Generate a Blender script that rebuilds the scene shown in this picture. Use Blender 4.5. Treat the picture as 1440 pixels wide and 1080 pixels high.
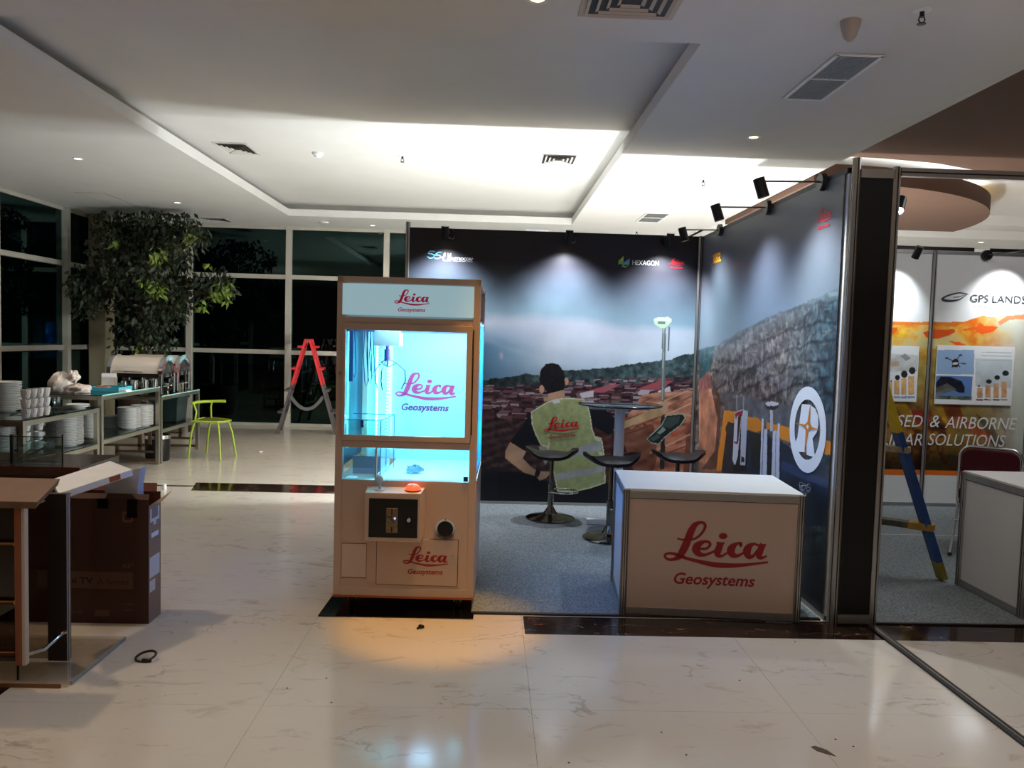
import bpy, bmesh, math, random
import numpy as np
from mathutils import Matrix, Vector
random.seed(7); RNG = np.random.default_rng(5)
for o in list(bpy.data.objects): bpy.data.objects.remove(o)
COL = bpy.context.scene.collection
PI = math.pi
# ------------------------------------------------------------------ camera
F = 1100.0; EYE = np.array([0, 0, 1.54]); RHO = 0.028; PSI = 0.028859; TH = 0.058239
_f = np.array([math.sin(PSI)*math.cos(TH), math.cos(PSI)*math.cos(TH), -math.sin(TH)])
_r = np.array([math.cos(PSI), -math.sin(PSI), 0.0]); _d = np.cross(_f, _r)
_c, _s = math.cos(RHO), math.sin(RHO)
right = _c*_r - _s*_d; down = _s*_r + _c*_d
cam = bpy.data.cameras.new('camera'); cam.sensor_width = 36; cam.lens = 36*F/1440; cam.clip_start = .05; cam.clip_end = 200
camo = bpy.data.objects.new('camera', cam); COL.objects.link(camo)
M = Matrix.Identity(4)
for i in range(3):
    M[i][0] = right[i]; M[i][1] = -down[i]; M[i][2] = -_f[i]; M[i][3] = EYE[i]
camo.matrix_world = M
bpy.context.scene.camera = camo
def on(x, y, ax, val):
    """world point seen at photo pixel (x, y) on the plane ax = val (used to survey the place)"""
    k = 'XYZ'.index(ax); D = right*(x-720)/F + down*(y-540)/F + _f
    t = (val-EYE[k])/D[k]; return EYE + t*D
def project(P):
    q = P - EYE; z = q@_f
    return 720 + F*(q@right)/z, 540 + F*(q@down)/z
# ------------------------------------------------------------------ world, lights, exposure
S = bpy.context.scene
S.view_settings.view_transform = 'Standard'; S.view_settings.look = 'None'
S.view_settings.gamma = 1; S.view_settings.use_curve_mapping = False
S.view_settings.exposure = 0.0
w = bpy.data.worlds.new('night'); S.world = w; w.use_nodes = True
w.node_tree.nodes['Background'].inputs[0].default_value = (.25, .4, .6, 1)
w.node_tree.nodes['Background'].inputs[1].default_value = .006
def light(name, kind, loc, power, color=(1, 1, 1), size=.1, aim=None, spot=None, blend=.5, sizey=None, parent=None):
    l = bpy.data.lights.new(name, kind); l.energy = power; l.color = color
    if kind == 'AREA':
        l.size = size
        if sizey: l.shape = 'RECTANGLE'; l.size_y = sizey
    else: l.shadow_soft_size = size
    if kind == 'SPOT': l.spot_size = spot; l.spot_blend = blend
    o = bpy.data.objects.new(name, l); COL.objects.link(o); o.location = loc
    if aim is not None: o.rotation_euler = (Vector(aim)-Vector(loc)).to_track_quat('-Z', 'Y').to_euler()
    if parent is not None:
        o.parent = parent; o.location = Vector(loc)-Vector(parent.location)
    return o
WARM = (1, .78, .52); NEUT = (1, .90, .78); COOL = (.82, .93, 1.0)
# soft fill added behind the camera, then unseen uplights added to brighten the ceiling
light('fill_light', 'AREA', (0.5, -2.4, 3.15), 9, (1, .76, .60), 4, aim=(0.5, -1.6, 0), sizey=2)
light('fill_light', 'AREA', (-1.0, .2, 1.78), 30, (1, .76, .54), 3.0, aim=(-1.0, .2, 3.2))
light('fill_light', 'AREA', (2.2, 1.0, 1.78), 18, (1, .93, .86), 2.0, aim=(2.2, 1.0, 3.2))
light('fill_light', 'AREA', (4.5, 1.5, 1.78), 26, (1, .92, .86), 2.5, aim=(4.5, 1.5, 3.2))
light('fill_light', 'AREA', (-6.5, 4.0, 1.78), 26, (1, .88, .76), 2.0, aim=(-6.5, 4.0, 3.2))
for x, y, p in ((-2.2, 2.9, 38), (.2, 3.0, 46), (2.7, 3.0, 40), (-1.2, 1.6, 30), (1.6, 1.6, 30)):  # unseen downlights added above the foreground to brighten the floor
    light('down_beam', 'SPOT', (x, y, 3.2), p, (1, .84, .72), .08, aim=(x, y, 0), spot=1.35, blend=1)
light('down_beam', 'SPOT', (0.19, 4.0, 3.2), 260, (1, .50, .10), .05, aim=(-.22, 4.12, 0), spot=.40, blend=.6)
light('down_beam', 'SPOT', (-4.24, 8.19, 3.2), 62, NEUT, .05, aim=(-4.24, 8.19, 0), spot=1.9, blend=.9)
light('down_beam', 'SPOT', (-4.27, 10.79, 3.2), 12, (1,.75,.45), .05, aim=(-4.1, 10.6, 0), spot=1.6, blend=.9)
light('down_beam', 'SPOT', (-1.9, 12.3, 3.2), 35, NEUT, .05, aim=(-1.9, 12.0, 0), spot=2.0, blend=.9)
light('down_beam', 'SPOT', (-2.9, 4.2, 3.2), 95, (1,.74,.46), .05, aim=(-2.3, 4.0, 0), spot=1.5, blend=.9)
light('down_beam', 'SPOT', (-1.6, 9.0, 3.4), 105, (1,.78,.54), .05, aim=(-1.8, 9.0, 0), spot=2.1, blend=.9)  # unseen warm spot without a fixture, raised to warm the far floor
light('down_beam', 'SPOT', (2.11, 6.46, 3.2), 14, NEUT, .05, aim=(1.5, 6.3, 0), spot=1.8, blend=.9)
# work lights standing on the floor behind the booths and shining up at the ceiling
light('work_light', 'POINT', (-.20, 7.34, 1.0), 200, (.86, .96, 1.0), .05)
light('work_light', 'POINT', (1.5, 7.32, 1.0), 270, (.86, .96, 1.0), .05)
light('work_light', 'POINT', (3.6, 7.66, 1.0), 260, (.95, .97, 1.0), .05)
light('fill_light', 'AREA', (4.6, 5.4, 3.3), 26, (.97, .98, 1.0), 1.5, aim=(4.6, 5.8, 0))  # unseen soft area fill over the right-hand stand
# ------------------------------------------------------------------ materials
def lin(c): return tuple(((x/255)/12.92 if x/255 <= .04045 else (((x/255)+.055)/1.055)**2.4) for x in c)
MATS = {}
def mat(name, rgb=(200, 200, 200), rough=.5, metal=0., emis=None, es=0., noise=0., scale=20, bump=0., trans=0., alpha=1., coat=0., ior=1.45, vcol=False, spec=.5):
    if name in MATS: return MATS[name]
    m = bpy.data.materials.new(name); m.use_nodes = True; nt = m.node_tree; b = nt.nodes['Principled BSDF']
    c = lin(rgb)
    b.inputs['Base Color'].default_value = (*c, 1); b.inputs['Roughness'].default_value = rough
    b.inputs['Metallic'].default_value = metal; b.inputs['IOR'].default_value = ior
    b.inputs['Transmission Weight'].default_value = trans; b.inputs['Alpha'].default_value = alpha
    b.inputs['Coat Weight'].default_value = coat; b.inputs['Specular IOR Level'].default_value = spec
    if emis: b.inputs['Emission Color'].default_value = (*lin(emis), 1); b.inputs['Emission Strength'].default_value = es
    if noise or bump:
        tc = nt.nodes.new('ShaderNodeTexCoord'); n = nt.nodes.new('ShaderNodeTexNoise')
        n.inputs['Scale'].default_value = scale; n.inputs['Detail'].default_value = 5
        nt.links.new(tc.outputs['Object'], n.inputs['Vector'])
        if noise:
            r = nt.nodes.new('ShaderNodeValToRGB'); r.color_ramp.elements[0].position = .3; r.color_ramp.elements[1].position = .7
            r.color_ramp.elements[0].color = (*[x*(1-noise) for x in c], 1); r.color_ramp.elements[1].color = (*[min(1, x*(1+noise)) for x in c], 1)
            nt.links.new(n.outputs['Fac'], r.inputs[0]); nt.links.new(r.outputs[0], b.inputs['Base Color'])
        if bump:
            bp = nt.nodes.new('ShaderNodeBump'); bp.inputs['Strength'].default_value = bump; bp.inputs['Distance'].default_value = .01
            nt.links.new(n.outputs['Fac'], bp.inputs['Height']); nt.links.new(bp.outputs[0], b.inputs['Normal'])
    if vcol:
        a = nt.nodes.new('ShaderNodeAttribute'); a.attribute_name = 'print'
        nt.links.new(a.outputs['Color'], b.inputs['Base Color'])
    MATS[name] = m; return m
def glass(name, tint=(200, 230, 220), refl=.12, rough=.0, gcol=(.9, .95, .95)):
    """thin pane: tinted see-through plus mirror reflection by fresnel"""
    if name in MATS: return MATS[name]
    m = bpy.data.materials.new(name); m.use_nodes = True; nt = m.node_tree
    for n in list(nt.nodes): nt.nodes.remove(n)
    out = nt.nodes.new('ShaderNodeOutputMaterial'); mx = nt.nodes.new('ShaderNodeMixShader')
    t = nt.nodes.new('ShaderNodeBsdfTransparent'); g = nt.nodes.new('ShaderNodeBsdfGlossy'); fr = nt.nodes.new('ShaderNodeFresnel')
    ge = nt.nodes.new('ShaderNodeNewGeometry'); io = nt.nodes.new('ShaderNodeMath'); io.operation = 'MULTIPLY_ADD'; io.inputs[1].default_value = -.8333; io.inputs[2].default_value = 1.5
    nt.links.new(ge.outputs['Backfacing'], io.inputs[0]); nt.links.new(io.outputs[0], fr.inputs['IOR']); g.inputs['Roughness'].default_value = rough
    t.inputs[0].default_value = (*lin(tint), 1); g.inputs[0].default_value = (*gcol, 1)
    ad = nt.nodes.new('ShaderNodeMath'); ad.operation = 'MULTIPLY_ADD'; ad.inputs[1].default_value = 1.0; ad.inputs[2].default_value = refl-.04; ad.use_clamp = True
    nt.links.new(fr.outputs[0], ad.inputs[0]); nt.links.new(ad.outputs[0], mx.inputs[0])
    nt.links.new(t.outputs[0], mx.inputs[1]); nt.links.new(g.outputs[0], mx.inputs[2]); nt.links.new(mx.outputs[0], out.inputs[0])
    MATS[name] = m; return m
def marble(name, base, vein, dark, rough=.12, vs=1.0, amount=.5, blotch=(150, 124, 96)):
    if name in MATS: return MATS[name]
    m = bpy.data.materials.new(name); m.use_nodes = True; nt = m.node_tree; b = nt.nodes['Principled BSDF']; L = nt.links.new
    tc = nt.nodes.new('ShaderNodeNewGeometry'); mp = nt.nodes.new('ShaderNodeMapping'); L(tc.outputs['Position'], mp.inputs[0])
    mp.inputs['Scale'].default_value = (vs*.7, vs*1.5, vs)
    n1 = nt.nodes.new('ShaderNodeTexNoise'); n1.inputs['Scale'].default_value = 5; n1.inputs['Detail'].default_value = 9; n1.inputs['Roughness'].default_value = .62; n1.inputs['Distortion'].default_value = 1.2
    L(mp.outputs[0], n1.inputs['Vector'])
    n2 = nt.nodes.new('ShaderNodeTexNoise'); n2.inputs['Scale'].default_value = 1.6; n2.inputs['Detail'].default_value = 4; L(mp.outputs[0], n2.inputs['Vector'])
    r1 = nt.nodes.new('ShaderNodeValToRGB'); e = r1.color_ramp.elements
    e[0].position = .30; e[0].color = (1, 1, 1, 1); e[1].position = .42; e[1].color = (0, 0, 0, 1); L(n1.outputs['Fac'], r1.inputs[0])
    # thin cracks : ridge of noise
    n3 = nt.nodes.new('ShaderNodeTexNoise'); n3.inputs['Scale'].default_value = 2.3; n3.inputs['Detail'].default_value = 7; n3.inputs['Distortion'].default_value = .6; L(mp.outputs[0], n3.inputs['Vector'])
    s1 = nt.nodes.new('ShaderNodeMath'); s1.operation = 'SUBTRACT'; s1.inputs[1].default_value = .5; L(n3.outputs['Fac'], s1.inputs[0])
    s2 = nt.nodes.new('ShaderNodeMath'); s2.operation = 'ABSOLUTE'; L(s1.outputs[0], s2.inputs[0])
    r3 = nt.nodes.new('ShaderNodeValToRGB'); r3.color_ramp.elements[0].color = (1, 1, 1, 1); r3.color_ramp.elements[1].position = .008; r3.color_ramp.elements[1].color = (0, 0, 0, 1); L(s2.outputs[0], r3.inputs[0])
    mx1 = nt.nodes.new('ShaderNodeMixRGB'); mx1.inputs[1].default_value = (*lin(base), 1); mx1.inputs[2].default_value = (*[x*.86 for x in lin(base)], 1); L(n2.outputs['Fac'], mx1.inputs[0])
    mx2 = nt.nodes.new('ShaderNodeMixRGB'); mx2.inputs[2].default_value = (*lin(vein), 1); L(mx1.outputs[0], mx2.inputs[1])
    ml = nt.nodes.new('ShaderNodeMath'); ml.operation = 'MULTIPLY'; ml.inputs[1].default_value = amount; L(r1.outputs[0], ml.inputs[0]); L(ml.outputs[0], mx2.inputs[0])
    mx3 = nt.nodes.new('ShaderNodeMixRGB'); mx3.inputs[2].default_value = (*lin(dark), 1); L(mx2.outputs[0], mx3.inputs[1])
    m3 = nt.nodes.new('ShaderNodeMath'); m3.operation = 'MULTIPLY'; L(r3.outputs[0], m3.inputs[0])
    m4 = nt.nodes.new('ShaderNodeMath'); m4.operation = 'GREATER_THAN'; m4.inputs[1].default_value = .56; L(n2.outputs['Fac'], m4.inputs[0]); 
    m5 = nt.nodes.new('ShaderNodeMath'); m5.operation = 'MULTIPLY'; m5.inputs[1].default_value = amount; L(m4.outputs[0], m5.inputs[0]); L(m5.outputs[0], m3.inputs[1]); L(m3.outputs[0], mx3.inputs[0])
    n5 = nt.nodes.new('ShaderNodeTexNoise'); n5.inputs['Scale'].default_value = 3.1; n5.inputs['Detail'].default_value = 6; n5.inputs['Roughness'].default_value = .7; L(mp.outputs[0], n5.inputs['Vector'])
    r5 = nt.nodes.new('ShaderNodeValToRGB'); r5.color_ramp.elements[0].position = .60; r5.color_ramp.elements[0].color = (0, 0, 0, 1); r5.color_ramp.elements[1].position = .72; r5.color_ramp.elements[1].color = (1, 1, 1, 1); L(n5.outputs['Fac'], r5.inputs[0])
    n6 = nt.nodes.new('ShaderNodeTexNoise'); n6.inputs['Scale'].default_value = 60; n6.inputs['Detail'].default_value = 3; L(tc.outputs['Position'], n6.inputs['Vector'])
    m6 = nt.nodes.new('ShaderNodeMath'); m6.operation = 'MULTIPLY'; L(r5.outputs[0], m6.inputs[0]); L(n6.outputs['Fac'], m6.inputs[1])
    mx4 = nt.nodes.new('ShaderNodeMixRGB'); mx4.inputs[2].default_value = (*lin(blotch), 1); L(m6.outputs[0], mx4.inputs[0]); L(mx3.outputs[0], mx4.inputs[1])
    L(mx4.outputs[0], b.inputs['Base Color']); b.inputs['Roughness'].default_value = rough
    MATS[name] = m; return m
ceilm = mat('ceiling_paint', (214, 210, 204), .9, noise=.02, scale=3)
brownm = mat('brown_ceiling_paint', (98, 72, 57), .9, noise=.03, scale=4)
creamm = marble('cream_marble', (214, 204, 190), (150, 128, 98), (110, 90, 70), .13, 1.0, .40)
darkm = marble('dark_marble', (38, 24, 18), (120, 70, 50), (190, 160, 130), .10, 3.2, .8, (90, 50, 36))
groutm = mat('grout', (150, 138, 118), .6)
carpetm = mat('grey_carpet', (128, 136, 140), 1., noise=.42, scale=85, bump=.4, spec=.1)
alu = mat('aluminium', (178, 176, 174), .32, .85, noise=.04, scale=40)
groove = mat('groove', (40, 36, 34), .5, .3)
steel = mat('brushed_steel', (185, 178, 165), .28, .95, noise=.06, scale=30)
chrome = mat('chrome', (220, 220, 222), .08, 1.)
frameM = mat('window_frame_paint', (176, 168, 154), .5, noise=.03, scale=8)
white = mat('white_laminate', (225, 224, 222), .35, noise=.015, scale=5)
whitep = mat('white_powder_coat', (194, 172, 160), .35, noise=.015, scale=6)
black = mat('black_plastic', (16, 16, 18), .35, noise=.05, scale=20)
blackf = mat('black_panel_fabric', (9, 9, 11), .55, noise=.3, scale=12)
porcelain = mat('porcelain', (222, 220, 214), .22, noise=.01, scale=5)
redM = mat('red_print', (190, 22, 40), .45, noise=.02, scale=9)
redS = mat('dark_red_print', (150, 24, 34), .45, noise=.02, scale=9)
clear = glass('clear_glass', (232, 240, 238), .06)
winglass = glass('window_glass', (120, 150, 150), .055, gcol=(.55, .95, .90))
shelfglass = glass('smoked_shelf_glass', (150, 162, 158), .10)
tealedge = mat('glass_edge', (150, 205, 195), .2, trans=.3, emis=None)
darkwood = mat('dark_wood', (62, 34, 24), .22, noise=.25, scale=14)
deskwood = mat('desk_wood', (120, 92, 74), .35, noise=.10, scale=10)
# ------------------------------------------------------------------ mesh helpers
class MB:
    def __init__(s): s.v = []; s.f = []; s.m = None
    def add(s, vs, fs):
        n = len(s.v); s.v += [tuple(map(float, p)) for p in vs]; s.f += [tuple(n+i for i in f) for f in fs]; return s
    def box(s, a, b, rot=None, piv=None):
        (x0, y0, z0), (x1, y1, z1) = a, b
        x0, x1 = sorted((x0, x1)); y0, y1 = sorted((y0, y1)); z0, z1 = sorted((z0, z1))
        vs = [(x, y, z) for z in (z0, z1) for y in (y0, y1) for x in (x0, x1)]
        if rot is not None:
            piv = Vector(piv if piv is not None else ((x0+x1)/2, (y0+y1)/2, (z0+z1)/2))
            vs = [tuple(piv + rot @ (Vector(p)-piv)) for p in vs]
        return s.add(vs, [(0, 2, 3, 1), (4, 5, 7, 6), (0, 1, 5, 4), (2, 6, 7, 3), (0, 4, 6, 2), (1, 3, 7, 5)])
    def beam(s, p, q, wd, ht, up=(0, 0, 1)):
        p, q = Vector(p), Vector(q); d = (q-p).normalized(); u = Vector(up)
        if abs(d.dot(u)) > .98: u = Vector((0, 1, 0))
        x = d.cross(u).normalized()*wd/2; y = x.normalized().cross(d).normalized()*ht/2
        vs = [e+i*x+j*y for e in (p, q) for i, j in ((-1, -1), (1, -1), (1, 1), (-1, 1))]
        return s.add(vs, [(0, 1, 2, 3), (7, 6, 5, 4), (0, 4, 5, 1), (1, 5, 6, 2), (2, 6, 7, 3), (3, 7, 4, 0)])
    def tube(s, pts, r, n=10, caps=True, closed=False):
        pts = [Vector(p) for p in pts]; N = len(pts); rs = r if isinstance(r, (list, tuple)) else [r]*N
        base = len(s.v); u = None
        for i, p in enumerate(pts):
            if closed: d = pts[(i+1) % N]-pts[i-1]
            else: d = pts[min(i+1, N-1)]-pts[max(i-1, 0)]
            d = d.normalized()
            if u is None:
                u = Vector((0, 0, 1)).cross(d)
                if u.length < .1: u = Vector((1, 0, 0)).cross(d)
            u = (u - d*u.dot(d)).normalized(); v = d.cross(u)
            for k in range(n):
                a = 2*PI*k/n; s.v.append(tuple(p + (u*math.cos(a)+v*math.sin(a))*rs[i]))
        for i in range(N if closed else N-1):
            a, b = base+i*n, base+((i+1) % N)*n
            for k in range(n): s.f.append((a+k, a+(k+1) % n, b+(k+1) % n, b+k))
        if caps and not closed:
            s.f.append(tuple(base+k for k in reversed(range(n)))); s.f.append(tuple(base+(N-1)*n+k for k in range(n)))
        return s
    def lathe(s, prof, n=24, c=(0, 0, 0), axis='Z', a0=0, a1=2*PI):
        full = abs(a1-a0-2*PI) < 1e-6; m = n if full else n+1; base = len(s.v)
        for (r, z) in prof:
            for k in range(m):
                a = a0+(a1-a0)*k/n; x, y = r*math.cos(a), r*math.sin(a)
                p = (x, y, z) if axis == 'Z' else ((z, x, y) if axis == 'X' else (x, z, y))
                s.v.append((p[0]+c[0], p[1]+c[1], p[2]+c[2]))
        for i in range(len(prof)-1):
            for k in range(n):
                q = (k+1) % m
                s.f.append((base+i*m+k, base+i*m+q, base+(i+1)*m+q, base+(i+1)*m+k))
        return s
    def cyl(s, p, q, r, n=20): return s.tube([p, q], r, n)
    def prism(s, poly, z0, z1, plane='XY'):
        n = len(poly)
        def P(a, b, h): return {'XY': (a, b, h), 'XZ': (a, h, b), 'YZ': (h, a, b)}[plane]
        vs = [P(a, b, z0) for a, b in poly]+[P(a, b, z1) for a, b in poly]
        fs = [tuple(reversed(range(n))), tuple(range(n, 2*n))]+[(i, (i+1) % n, n+(i+1) % n, n+i) for i in range(n)]
        return s.add(vs, fs)
    def sphere(s, c, r, n=14, m=9, sc=(1, 1, 1)):
        prof = [(math.sin(PI*i/m), -math.cos(PI*i/m)) for i in range(m+1)]; base = len(s.v); s.lathe(prof, n)
        for i in range(base, len(s.v)):
            x, y, z = s.v[i]; s.v[i] = (c[0]+x*r*sc[0], c[1]+y*r*sc[1], c[2]+z*r*sc[2])
        return s
    def build(s, name, m, parent=None, bevel=0, smooth=False, world=False, label=None, cat=None, group=None, kind=None, seg=2):
        me = bpy.data.meshes.new(name)
        vs = s.v
        if world and parent is not None:
            off = Vector((0, 0, 0)); p = parent
            while p is not None: off += Vector(p.location); p = p.parent
            vs = [(x-off.x, y-off.y, z-off.z) for x, y, z in vs]
        me.from_pydata(vs, [], s.f); me.update()
        bm = bmesh.new(); bm.from_mesh(me); bmesh.ops.remove_doubles(bm, verts=bm.verts, dist=1e-6)
        bmesh.ops.recalc_face_normals(bm, faces=bm.faces); bm.to_mesh(me); bm.free()
        me.materials.append(m)
        if smooth:
            me.polygons.foreach_set('use_smooth', [True]*len(me.polygons))
            try: me.set_sharp_from_angle(angle=math.radians(40))
            except Exception: pass
        o = bpy.data.objects.new(name, me); COL.objects.link(o)
        if parent is not None: o.parent = parent
        if bevel:
            b = o.modifiers.new('bevel', 'BEVEL'); b.width = bevel; b.segments = seg; b.limit_method = 'ANGLE'; b.harden_normals = False
        tag(o, label, cat, group, kind)
        return o
def tag(o, label=None, cat=None, group=None, kind=None):
    for k, v in (('label', label), ('category', cat), ('group', group), ('kind', kind)):
        if v: o[k] = v
    return o
def thing(name, label, cat, loc=(0, 0, 0), rz=0, group=None):
    o = bpy.data.objects.new(name, None); COL.objects.link(o); o.empty_display_size = .05
    o.location = loc; o.rotation_euler = (0, 0, rz); return tag(o, label, cat, group)
def kids(o): return [c for c in bpy.data.objects if c.parent == o]
def dup(root, loc, rz=None, label=None, group=None):
    tree = []
    def rec(o, par):
        c = o.copy(); COL.objects.link(c)
        if par is not None: c.parent = par; c.matrix_parent_inverse = o.matrix_parent_inverse
        for k in CH.get(o.name, ()): rec(bpy.data.objects[k], c)
        return c
    CH = {}
    def scan(o):
        CH[o.name] = [c.name for c in o.children]
        for c in o.children: scan(c)
    scan(root)
    r = rec(root, None); r.location = loc
    if rz is not None: r.rotation_euler = (0, 0, rz)
    if label: r['label'] = label
    if group: r['group'] = group
    return r
def struct(name, mb, m, parent=None, **k):
    return mb.build(name, m, parent, kind=None if parent else 'structure', **k)
# ---- lettering
def stroke(mb, pts, z=0, sub=6, cap=True):
    """variable-width brush stroke through (x, y, w)"""
    P = [np.array(p, float) for p in pts]; P = [2*P[0]-P[1]]+P+[2*P[-1]-P[-2]]; C = []
    for i in range(1, len(P)-2):
        for k in range(sub):
            t = k/sub
            C.append(.5*((2*P[i])+(P[i+1]-P[i-1])*t+(2*P[i-1]-5*P[i]+4*P[i+1]-P[i+2])*t*t+(-P[i-1]+3*P[i]-3*P[i+1]+P[i+2])*t**3))
    C.append(P[-2]); vs = []
    for i, p in enumerate(C):
        d = C[min(i+1, len(C)-1)][:2]-C[max(i-1, 0)][:2]; d = d/(np.linalg.norm(d)+1e-9); nrm = np.array([-d[1], d[0]])
        vs += [(*(p[:2]+nrm*p[2]/2), z), (*(p[:2]-nrm*p[2]/2), z)]
    mb.add(vs, [(2*i, 2*i+1, 2*i+3, 2*i+2) for i in range(len(C)-1)])
    if cap:
        for p in (C[0], C[-1]):
            mb.add([(p[0]+p[2]/2*math.cos(2*PI*k/10), p[1]+p[2]/2*math.sin(2*PI*k/10), z) for k in range(10)], [tuple(range(10))])
def script_word():
    mb = MB(); ST = [
     [(252,298,20),(320,310,24),(430,305,28),(500,270,30),(556,205,34),(580,140,38),(562,100,36),(512,94,40),(455,125,70),(412,200,88),(385,280,92),(350,380,97),(312,465,92),(272,528,70),(210,556,42),(150,560,34),(108,530,32),(108,497,30),(160,482,30),(230,492,38),(300,518,44),(400,550,40),(550,585,50),(700,615,62),(850,624,62),(1000,620,50),(1150,605,36),(1352,576,26)],
     [(520,418,30),(600,418,32),(648,375,34),(635,338,34),(572,332,44),(500,375,88),(480,430,98),(515,480,74),(580,497,42),(650,475,32),(712,445,24)],
     [(778,335,84),(762,400,82),(745,455,90),(752,495,64),(800,505,36),(862,465,26)],
     [(1022,368,44),(1020,346,36),(975,350,36),(925,390,84),(905,440,98),(935,492,74),(995,498,40),(1060,462,26)],
     [(1235,368,30),(1180,350,34),(1122,388,82),(1100,450,98),(1130,508,66),(1185,495,40),(1225,430,28)],
     [(1292,350,76),(1272,400,78),(1252,460,84),(1255,510,64),(1302,518,34),(1342,492,20)]]
    for i, st in enumerate(ST): stroke(mb, st, z=i*1.0, cap=i not in (2, 5))
    mb.add([(803+52*math.cos(a), 258+38*math.sin(a), 0) for a in np.linspace(0, 2*PI, 20, endpoint=False)], [tuple(range(20))])
    mb.add([(728, 334, 3), (828, 334, 3), (822, 356, 3), (724, 356, 3)], [(0, 1, 2, 3)]); mb.add([(1240, 349, 3), (1332, 349, 3), (1326, 368, 3), (1236, 368, 3)], [(0, 1, 2, 3)])
    out = []
    for x, y, z in mb.v:
        y -= (x-720)*.025; out.append(((x-720)/1270, -(y-340)/1270, z*1e-5))
    return out, mb.f
SCRIPT = script_word()
_TC = {}
def text_geo(body, shear=0., bold=0., res=3):
    k = (body, shear, bold)
    if k in _TC: return _TC[k]
    cu = bpy.data.curves.new('lettering', 'FONT'); cu.body = body; cu.shear = shear; cu.offset = bold; cu.resolution_u = res; cu.align_x = 'CENTER'
    o = bpy.data.objects.new('lettering', cu); COL.objects.link(o)
    dg = bpy.context.evaluated_depsgraph_get(); ev = o.evaluated_get(dg); me = ev.to_mesh()
    vs = [tuple(v.co) for v in me.vertices]; fs = [tuple(p.vertices) for p in me.polygons]
    ev.to_mesh_clear(); bpy.data.objects.remove(o)
    A = np.array(vs); lo = A.min(0); hi = A.max(0)
    A[:, 0] = (A[:, 0]-(lo[0]+hi[0])/2)/(hi[0]-lo[0]); A[:, 1] = (A[:, 1]-(lo[1]+hi[1])/2)/(hi[1]-lo[1]); _TC[k] = (A, fs); return _TC[k]
def place(mb, geo, o, ux, uy, w, h):
    """put flat geometry (unit-sized) on a plane at o, with axes ux, uy"""
    V, fs = geo; o = Vector(o); ux = Vector(ux); uy = Vector(uy); nz = ux.cross(uy)
    mb.add([o+ux*(p[0]*w)+uy*(p[1]*h)+nz*p[2] for p in V], fs); return mb
def text(mb, body, o, ux, uy, w, h, shear=0., bold=0.): return place(mb, text_geo(body, shear, bold), o, ux, uy, w, h)
def brand(parent, o, ux, uy, w, m1, m2=None, world=False, name='lettering'):
    """the cursive word with its swash and the small word under it; w = width of the cursive word"""
    mb = place(MB(), SCRIPT, Vector(o)+Vector(uy)*w*.12, ux, uy, w, w)
    a = mb.build(name, m1, parent, world=world)
    t = text(MB(), 'Geosystems', Vector(o)-Vector(uy)*w*.262, ux, uy, w*.78, w*.15, .22, .022)
    b = t.build(name, m2 or m1, parent, world=world)
    return a, b
# ================================================================== STRUCTURE
floor = struct('floor', MB().box((-9.5, -4, -.06), (10, 13.2, -.012)), groutm)
xs = [-.9+1.11*k for k in range(-8, 11)]; ys = [4.28-1.11*6+1.11*k for k in range(0, 15)]
tile_cache = None
me_t = MB().box((.0006, .0006, -.012), (1.1094, 1.1094, 0)).build('tile', creamm, floor)
first = True
for x in xs[:-1]:
    for y in ys[:-1]:
        if abs(x) > 7.5 or (x > 2.3 and y > 4.2): continue
        if first: t = me_t; first = False
        else: t = me_t.copy(); COL.objects.link(t)
        t.location = (x, y, 0)
big = MB().box((2.3, 4.28, -.012), (10, 13.2, -.0005)).build('tile', creamm, floor)
# dark marble border bands
MB().prism([(.22, 4.0), (9, 4.0), (9, 4.26), (.22, 4.26)], -.01, .0015).build('marble_band', darkm, floor)
MB().prism([(-2.93, 7.9), (-2.83, 7.5), (-.7, 7.5), (-.7, 7.9)], -.01, .0015).build('marble_band', darkm, floor)
MB().prism([(-3.75, 7.74), (-2.88, 7.74), (-2.90, 7.68), (-3.75, 7.68)], -.01, .0015).build('marble_band', darkm, floor)
MB().prism([(-2.55, 0), (-2.0, 0), (-2.0, 3.30), (-2.55, 3.30)], -.01, .0015).build('marble_band', darkm, floor)
# ceiling with the recessed tray
ZC = 3.24; ZU = 3.44; X0, X1, Y0, Y1 = -3.0, 1.15, 4.52, 11.65
c = struct('ceiling', MB().box((-9.5, -4, ZC), (3.1, Y0, ZC+.3)), ceilm)
for a, b in [((-9.5, Y0, ZC), (X0-.18, 13, ZC+.3)), ((X1+.18, Y0, ZC), (3.1, 13, ZC+.3)), ((X0-.18, Y1+.18, ZC), (X1+.18, 13, ZC+.3))]:
    MB().box(a, b).build('ceiling_panel', ceilm, c)
e = MB()
e.box((X0-.18, Y0, ZC), (X0, Y1+.18, ZC+.10)); e.box((X1, Y0, ZC), (X1+.18, Y1+.18, ZC+.10)); e.box((X0, Y1, ZC), (X1, Y1+.18, ZC+.10))
e.build('tray_fascia', ceilm, c)
MB().box((X0-.25, Y0-.2, ZU), (X1+.25, Y1+.25, ZU+.1)).build('tray_ceiling', ceilm, c)
MB().box((3.1, -4, ZC+.26), (10, 13, ZC+.36)).build('upper_ceiling', ceilm, c)
MB().box((3.1, 11.75, ZC), (10, 13, ZC+.3)).build('soffit', ceilm, c)
MB().box((3.1, 11.2, ZC+.13), (10, 11.75, ZC+.3)).build('soffit', ceilm, c)
arc = [(3.1, 7.62), (3.8, 7.68), (4.4, 7.80), (5.0, 8.06), (5.8, 8.5), (7.0, 9.3), (10, 11.2)]
MB().prism([(10, -4), (10, 11.1)]+arc[::-1][1:]+[(3.1, -4)], ZC+.16, ZC+.28).build('brown_ceiling', brownm, c)
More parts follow.
